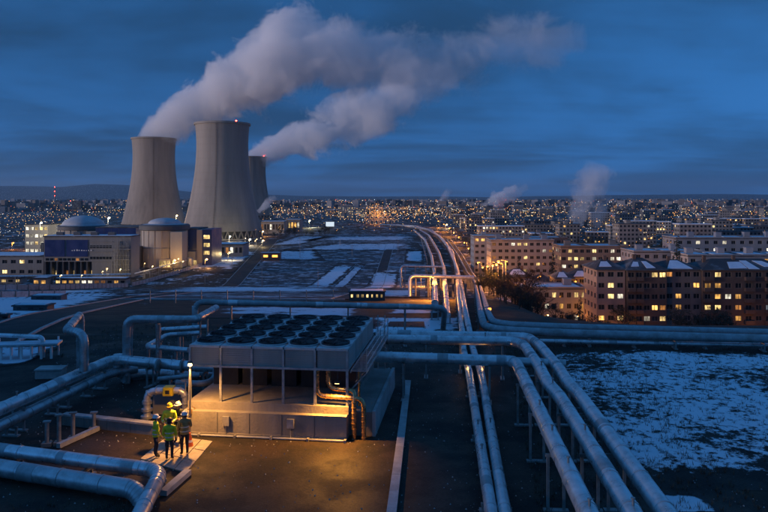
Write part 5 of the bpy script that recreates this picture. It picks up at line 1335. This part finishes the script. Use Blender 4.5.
def tree(x, y, kind, sc, label, group):
    tk, cr = R.choice(TM[kind]); nm = {'conifer': 'conifer_tree', 'bare': 'bare_tree', 'bush': 'bushy_tree'}[kind]
    t = thing(nm, label, 'tree', (x, y, ground(x, y) - .1), R.uniform(0, 6), group); t.scale = (sc, sc, sc * R.uniform(.9, 1.15))
    link('trunk', tk, t); link('crown', cr, t)
for k in range(46):
    dd = 118 * (700 / 118) ** (k / 45) * R.uniform(.97, 1.03); x = interp([(b, a) for a, b in rp], dd) + R.uniform(6, 11)
    kind = R.choice(('bush', 'bare', 'bare', 'bush')); tree(x, dd, kind, R.uniform(.7, 1.0), 'dark %s tree in the belt along the curving street' % ('bare winter' if kind == 'bare' else 'bushy'), 'tree belt along the curving street')
for k in range(70):
    dd = R.uniform(88, 200); x = interp([(b, a) for a, b in rp], dd) + (R.uniform(-1, 9) if dd < 180 else R.uniform(5, 12)); kind = R.choice(('bush', 'bush', 'bare'))
    tree(x, dd, kind, R.uniform(.28, .45) if dd < 130 else R.uniform(.36, .6), 'dark %s on the bank below the terrace edge pipes' % ('bare young tree' if kind == 'bare' else 'bushy shrub-like tree'), 'shrubs on the bank below the terrace')
for px, dd, kind, sc, lb in ((563, 168, 'bush', .75, 'dark bushy tree left of the pair before the school end'), (571, 163, 'bush', .85, 'large dark bushy tree before the end of the school'), (580, 168, 'conifer', .8, 'dark conifer before the end of the school'), (530, 186, 'bare', .6, 'bare tree before the lit ground floor of the school'), (540, 185, 'bare', .6, 'bare tree in the middle of the school front'), (601, 165, 'bush', .6, 'dark bushy tree at the corner of the pink flats'),
                         (687, 168, 'bush', 1.0, 'big dark tree before the grey rendered flats'), (695, 165, 'bush', .9, 'dark tree between the grey flats and the long brick flats'), (721, 168, 'bush', .95, 'dark rounded tree before the long brick flats'), (729, 166, 'bush', .8, 'smaller dark tree beside the rounded one before the long brick flats'), (667, 170, 'bush', .5, 'low dark shrub-like tree before the grey flats'), (744, 170, 'bare', .5, 'bare tree before the long brick flats'),
                         (553, 262, 'conifer', 1.0, 'conifer beside the houses behind the school'), (519, 268, 'conifer', .9, 'conifer before the lit stairwell slab'), (677, 214, 'conifer', 1.5, 'tall conifer rising between the white slab blocks'), (610, 226, 'bush', .9, 'dark tree between the houses and the pink flats'), (598, 250, 'bare', 1., 'bare tree before the brown office block'), (547, 228, 'bare', .9, 'bare tree behind the roof of the school')):
    tree(X(px, dd), dd, kind, sc * 1.35, lb, None)
for k in range(34):
    dd = R.choice((172, 176, 212, 216, 228, 258, 290)) + R.uniform(-3, 3); px = R.uniform(510, 768)
    tree(X(px, dd), dd, 'bare' if k % 3 else 'bush', R.uniform(.7, 1.05), 'dark bare winter tree between the apartment blocks' if k % 3 else 'dark bushy tree between the apartment blocks', 'trees between the apartment blocks')
for k in range(85):
    dd = R.uniform(345, 500); px = R.uniform(470, 570) if k < 35 else R.uniform(560, 768); kind = R.choice(('bush', 'bush', 'conifer'))
    tree(X(px, dd), dd, kind, R.uniform(.9, 1.3), 'dark %s in the wood behind the white slabs' % ('conifer' if kind == 'conifer' else 'broad tree'), 'dark wood behind the white slabs')
for k in range(26):
    dd = R.uniform(600, 720); px = R.uniform(262, 330); tree(X(px, dd), dd, 'bush', R.uniform(.6, .9), 'dark broad tree among the halls beyond the beacon tower', 'trees among the far halls')

# ------------------------------------------------------------------ steam
def steam(name, label, pts, dens, col=(.997, .995, .996), nscale=.02, fade=None, y=None, step=1., seed=0., upright=False):
    """pts: (world x, world y, world z, radius) along the drift; a hull mesh with an uneven volume that follows the same spine"""
    if upright: pts = [(p[2], p[1], p[0], p[3]) for p in pts]      # the spine runs along z instead of x
    x0, x1 = pts[0][0], pts[-1][0]; L = x1 - x0
    zs = [p[2] for p in pts]; ysq = [p[1] for p in pts]; rs = [p[3] for p in pts]
    zlo, zhi = min(zs) - 1, max(zs) + 1; ylo, yhi = min(ysq) - 1, max(ysq) + 1; rm = max(rs) * 1.02
    n = 40; mb = MB(); seg = 22
    ts = [p[0] for p in pts]
    def at(tab, x): return interp(list(zip(ts, tab)), x)
    path = []; rad_ = []
    for k in range(n + 1):
        x = x0 + L * k / n; path.append(Vector((x, at(ysq, x), at(zs, x)))); rad_.append(at(rs, x) * 1.34)
    mb.tube(path, rad_, seg)
    mb.v = [tuple(Vector(v) + (Vector(v) - path[min(n, i // seg)]) * (.10 * noise.noise(Vector(v) * (1.6 / max(rs)) + Vector((seed, 0, 0))) + .02)) if i < (n + 1) * seg else v for i, v in enumerate(mb.v)]
    if upright: mb.v = [(z, y_, x) for x, y_, z in mb.v]; mb.f = [tuple(reversed(f)) for f in mb.f]
    m = bpy.data.materials.new(name); m.use_nodes = True; nt = m.node_tree; nt.nodes.clear()
    geo = nd(nt, 'NewGeometry'); pos = geo.outputs['Position']; sp = nd(nt, 'SeparateXYZ', i_Vector=pos)
    AX, BX = (sp.outputs[2], sp.outputs[0]) if upright else (sp.outputs[0], sp.outputs[2])
    def curve(tab, lo, hi):
        t = nd(nt, 'MapRange', i_Value=AX); t.inputs['From Min'].default_value = x0; t.inputs['From Max'].default_value = x1
        fc = nd(nt, 'FloatCurve', i_Value=t.outputs[0]); cu = fc.mapping.curves[0]
        while len(cu.points) > 2: cu.points.remove(cu.points[1])
        ps = [((a - x0) / L, (v - lo) / (hi - lo)) for a, v in zip(ts, tab)]
        cu.points[0].location = ps[0]; cu.points[-1].location = ps[-1]
        for p in ps[1:-1]: cu.points.new(*p)
        for p in cu.points: p.handle_type = 'VECTOR'
        fc.mapping.update()
        return mth(nt, 'ADD', mth(nt, 'MULTIPLY', fc.outputs[0], hi - lo), lo)
    dz = mth(nt, 'SUBTRACT', BX, curve(zs, zlo, zhi)); dy = mth(nt, 'SUBTRACT', sp.outputs[1], curve(ysq, ylo, yhi))
    rr_ = curve(rs, 0, rm)
    q = mth(nt, 'DIVIDE', mth(nt, 'SQRT', mth(nt, 'ADD', mth(nt, 'MULTIPLY', dz, dz), mth(nt, 'MULTIPLY', dy, dy))), rr_)
    nz = nd(nt, 'TexNoise', i_Vector=pos, i_Scale=nscale, i_Detail=7., i_Roughness=.66, i_Distortion=.35)
    e = mth(nt, 'ADD', mth(nt, 'MULTIPLY', q, 1.18), mth(nt, 'MULTIPLY', mth(nt, 'SUBTRACT', nz.outputs[0], .5), -3.3))
    k = maprange(nt, e, 1.0, .66)
    fd = curve(fade, 0, 1.02) if fade else 1.
    dn = mth(nt, 'MULTIPLY', mth(nt, 'MULTIPLY', k, fd), dens)
    v = nd(nt, 'VolumePrincipled', i_Density=dn, i_Anisotropy=-.15); v.inputs['Color'].default_value = (*col, 1)
    nt.links.new(v.outputs[0], nd(nt, 'OutputMaterial').inputs['Volume'])
    m.cycles.volume_step_rate = step
    me = mb.mesh(name, m); o = link(name, me, None)
    tag(o, label, 'steam')
    return o
def pp(d, lst): return [(X(px, dd), dd, Z(py, dd), r / F * dd) for (px, py, r, dd) in [(a, b, c, d + e) for a, b, c, e in lst]]
steam('steam_plume', 'great pale steam plume drifting from the warm lit cooling tower', pp(770, [(137, 140, 3, 0), (150, 133, 19, 0), (185, 107, 31, 0), (228, 82, 42, 0), (272, 62, 48, 0), (312, 50, 54, 5), (352, 58, 46, 10), (400, 64, 42, 15), (440, 66, 38, 20), (490, 50, 36, 25), (540, 44, 32, 30), (585, 40, 16, 30)]),
      .075, nscale=.021, fade=[1, 1, 1, .9, .75, .58, .40, .27, .18, .13, .11, .08], step=.35)
steam('steam_plume', 'lower steam plume trailing from the half hidden cooling tower', pp(1115, [(240, 160, 3, 0), (254, 156, 14, 0), (280, 147, 19, 0), (312, 134, 26, 0), (350, 119, 31, 0), (385, 104, 33, 0), (420, 84, 32, 0), (455, 72, 22, 0)]),
      .06, nscale=.020, fade=[1, 1, 1, .9, .75, .55, .3, .1], step=.35, seed=5.)
steam('steam_puff', 'bluish column of steam rising behind the office block', pp(700, [(578, 226, 7, 0), (579, 217, 11, 0), (583, 203, 15, 0), (590, 188, 21, 0), (594, 174, 24, 0), (597, 163, 15, 0)]), .075, nscale=.06, fade=[.9, .8, .7, .6, .4, .1], step=.5, seed=9., upright=True)
steam('steam_puff', 'fainter second column of steam beside the bluish one', pp(720, [(596, 228, 6, 0), (598, 216, 10, 0), (603, 204, 11, 0), (608, 194, 6, 0)]), .05, nscale=.07, fade=[.8, .7, .5, .1], step=.5, seed=12., upright=True)
steam('steam_puff', 'small pink steam puff from the far chimney', pp(1800, [(483, 205, 4, 0), (492, 200, 9, 0), (503, 197, 11, 0), (516, 192, 9, 0), (528, 187, 4, 0)]), .04, nscale=.04, fade=[.5, 1, 1, .6, .2], step=.5, seed=3.)
steam('steam_puff', 'thin wisp of steam above the slim chimney at the pipeline curve', pp(1900, [(438, 203, 3, 0), (442, 199, 7, 0), (446, 195, 7, 0), (452, 190, 3, 0)]), .02, nscale=.05, fade=[.5, 1, .8, .2], step=.5, seed=4.)
steam('steam_puff', 'small white steam puff at the foot of the hidden tower', pp(1000, [(258, 212, 3, 0), (264, 206, 6, 0), (270, 201, 6, 0), (276, 197, 3, 0)]), .08, nscale=.09, fade=[1, 1, .8, .4], step=.5, seed=6.)

# ------------------------------------------------------------------ haze
mb = MB().box(-15500, -400, ZP - 3, 15500, 17000, 330)
m = bpy.data.materials.new('haze_air'); m.use_nodes = True; nt = m.node_tree; nt.nodes.clear()
v = nd(nt, 'VolumePrincipled', i_Density=.00005, i_Anisotropy=.2); v.inputs['Color'].default_value = (.5, .76, 1., 1)
nt.links.new(v.outputs[0], nd(nt, 'OutputMaterial').inputs['Volume'])
mb.build('haze', m, None, kind='stuff')['label'] = 'thin blue dusk haze over the plain'
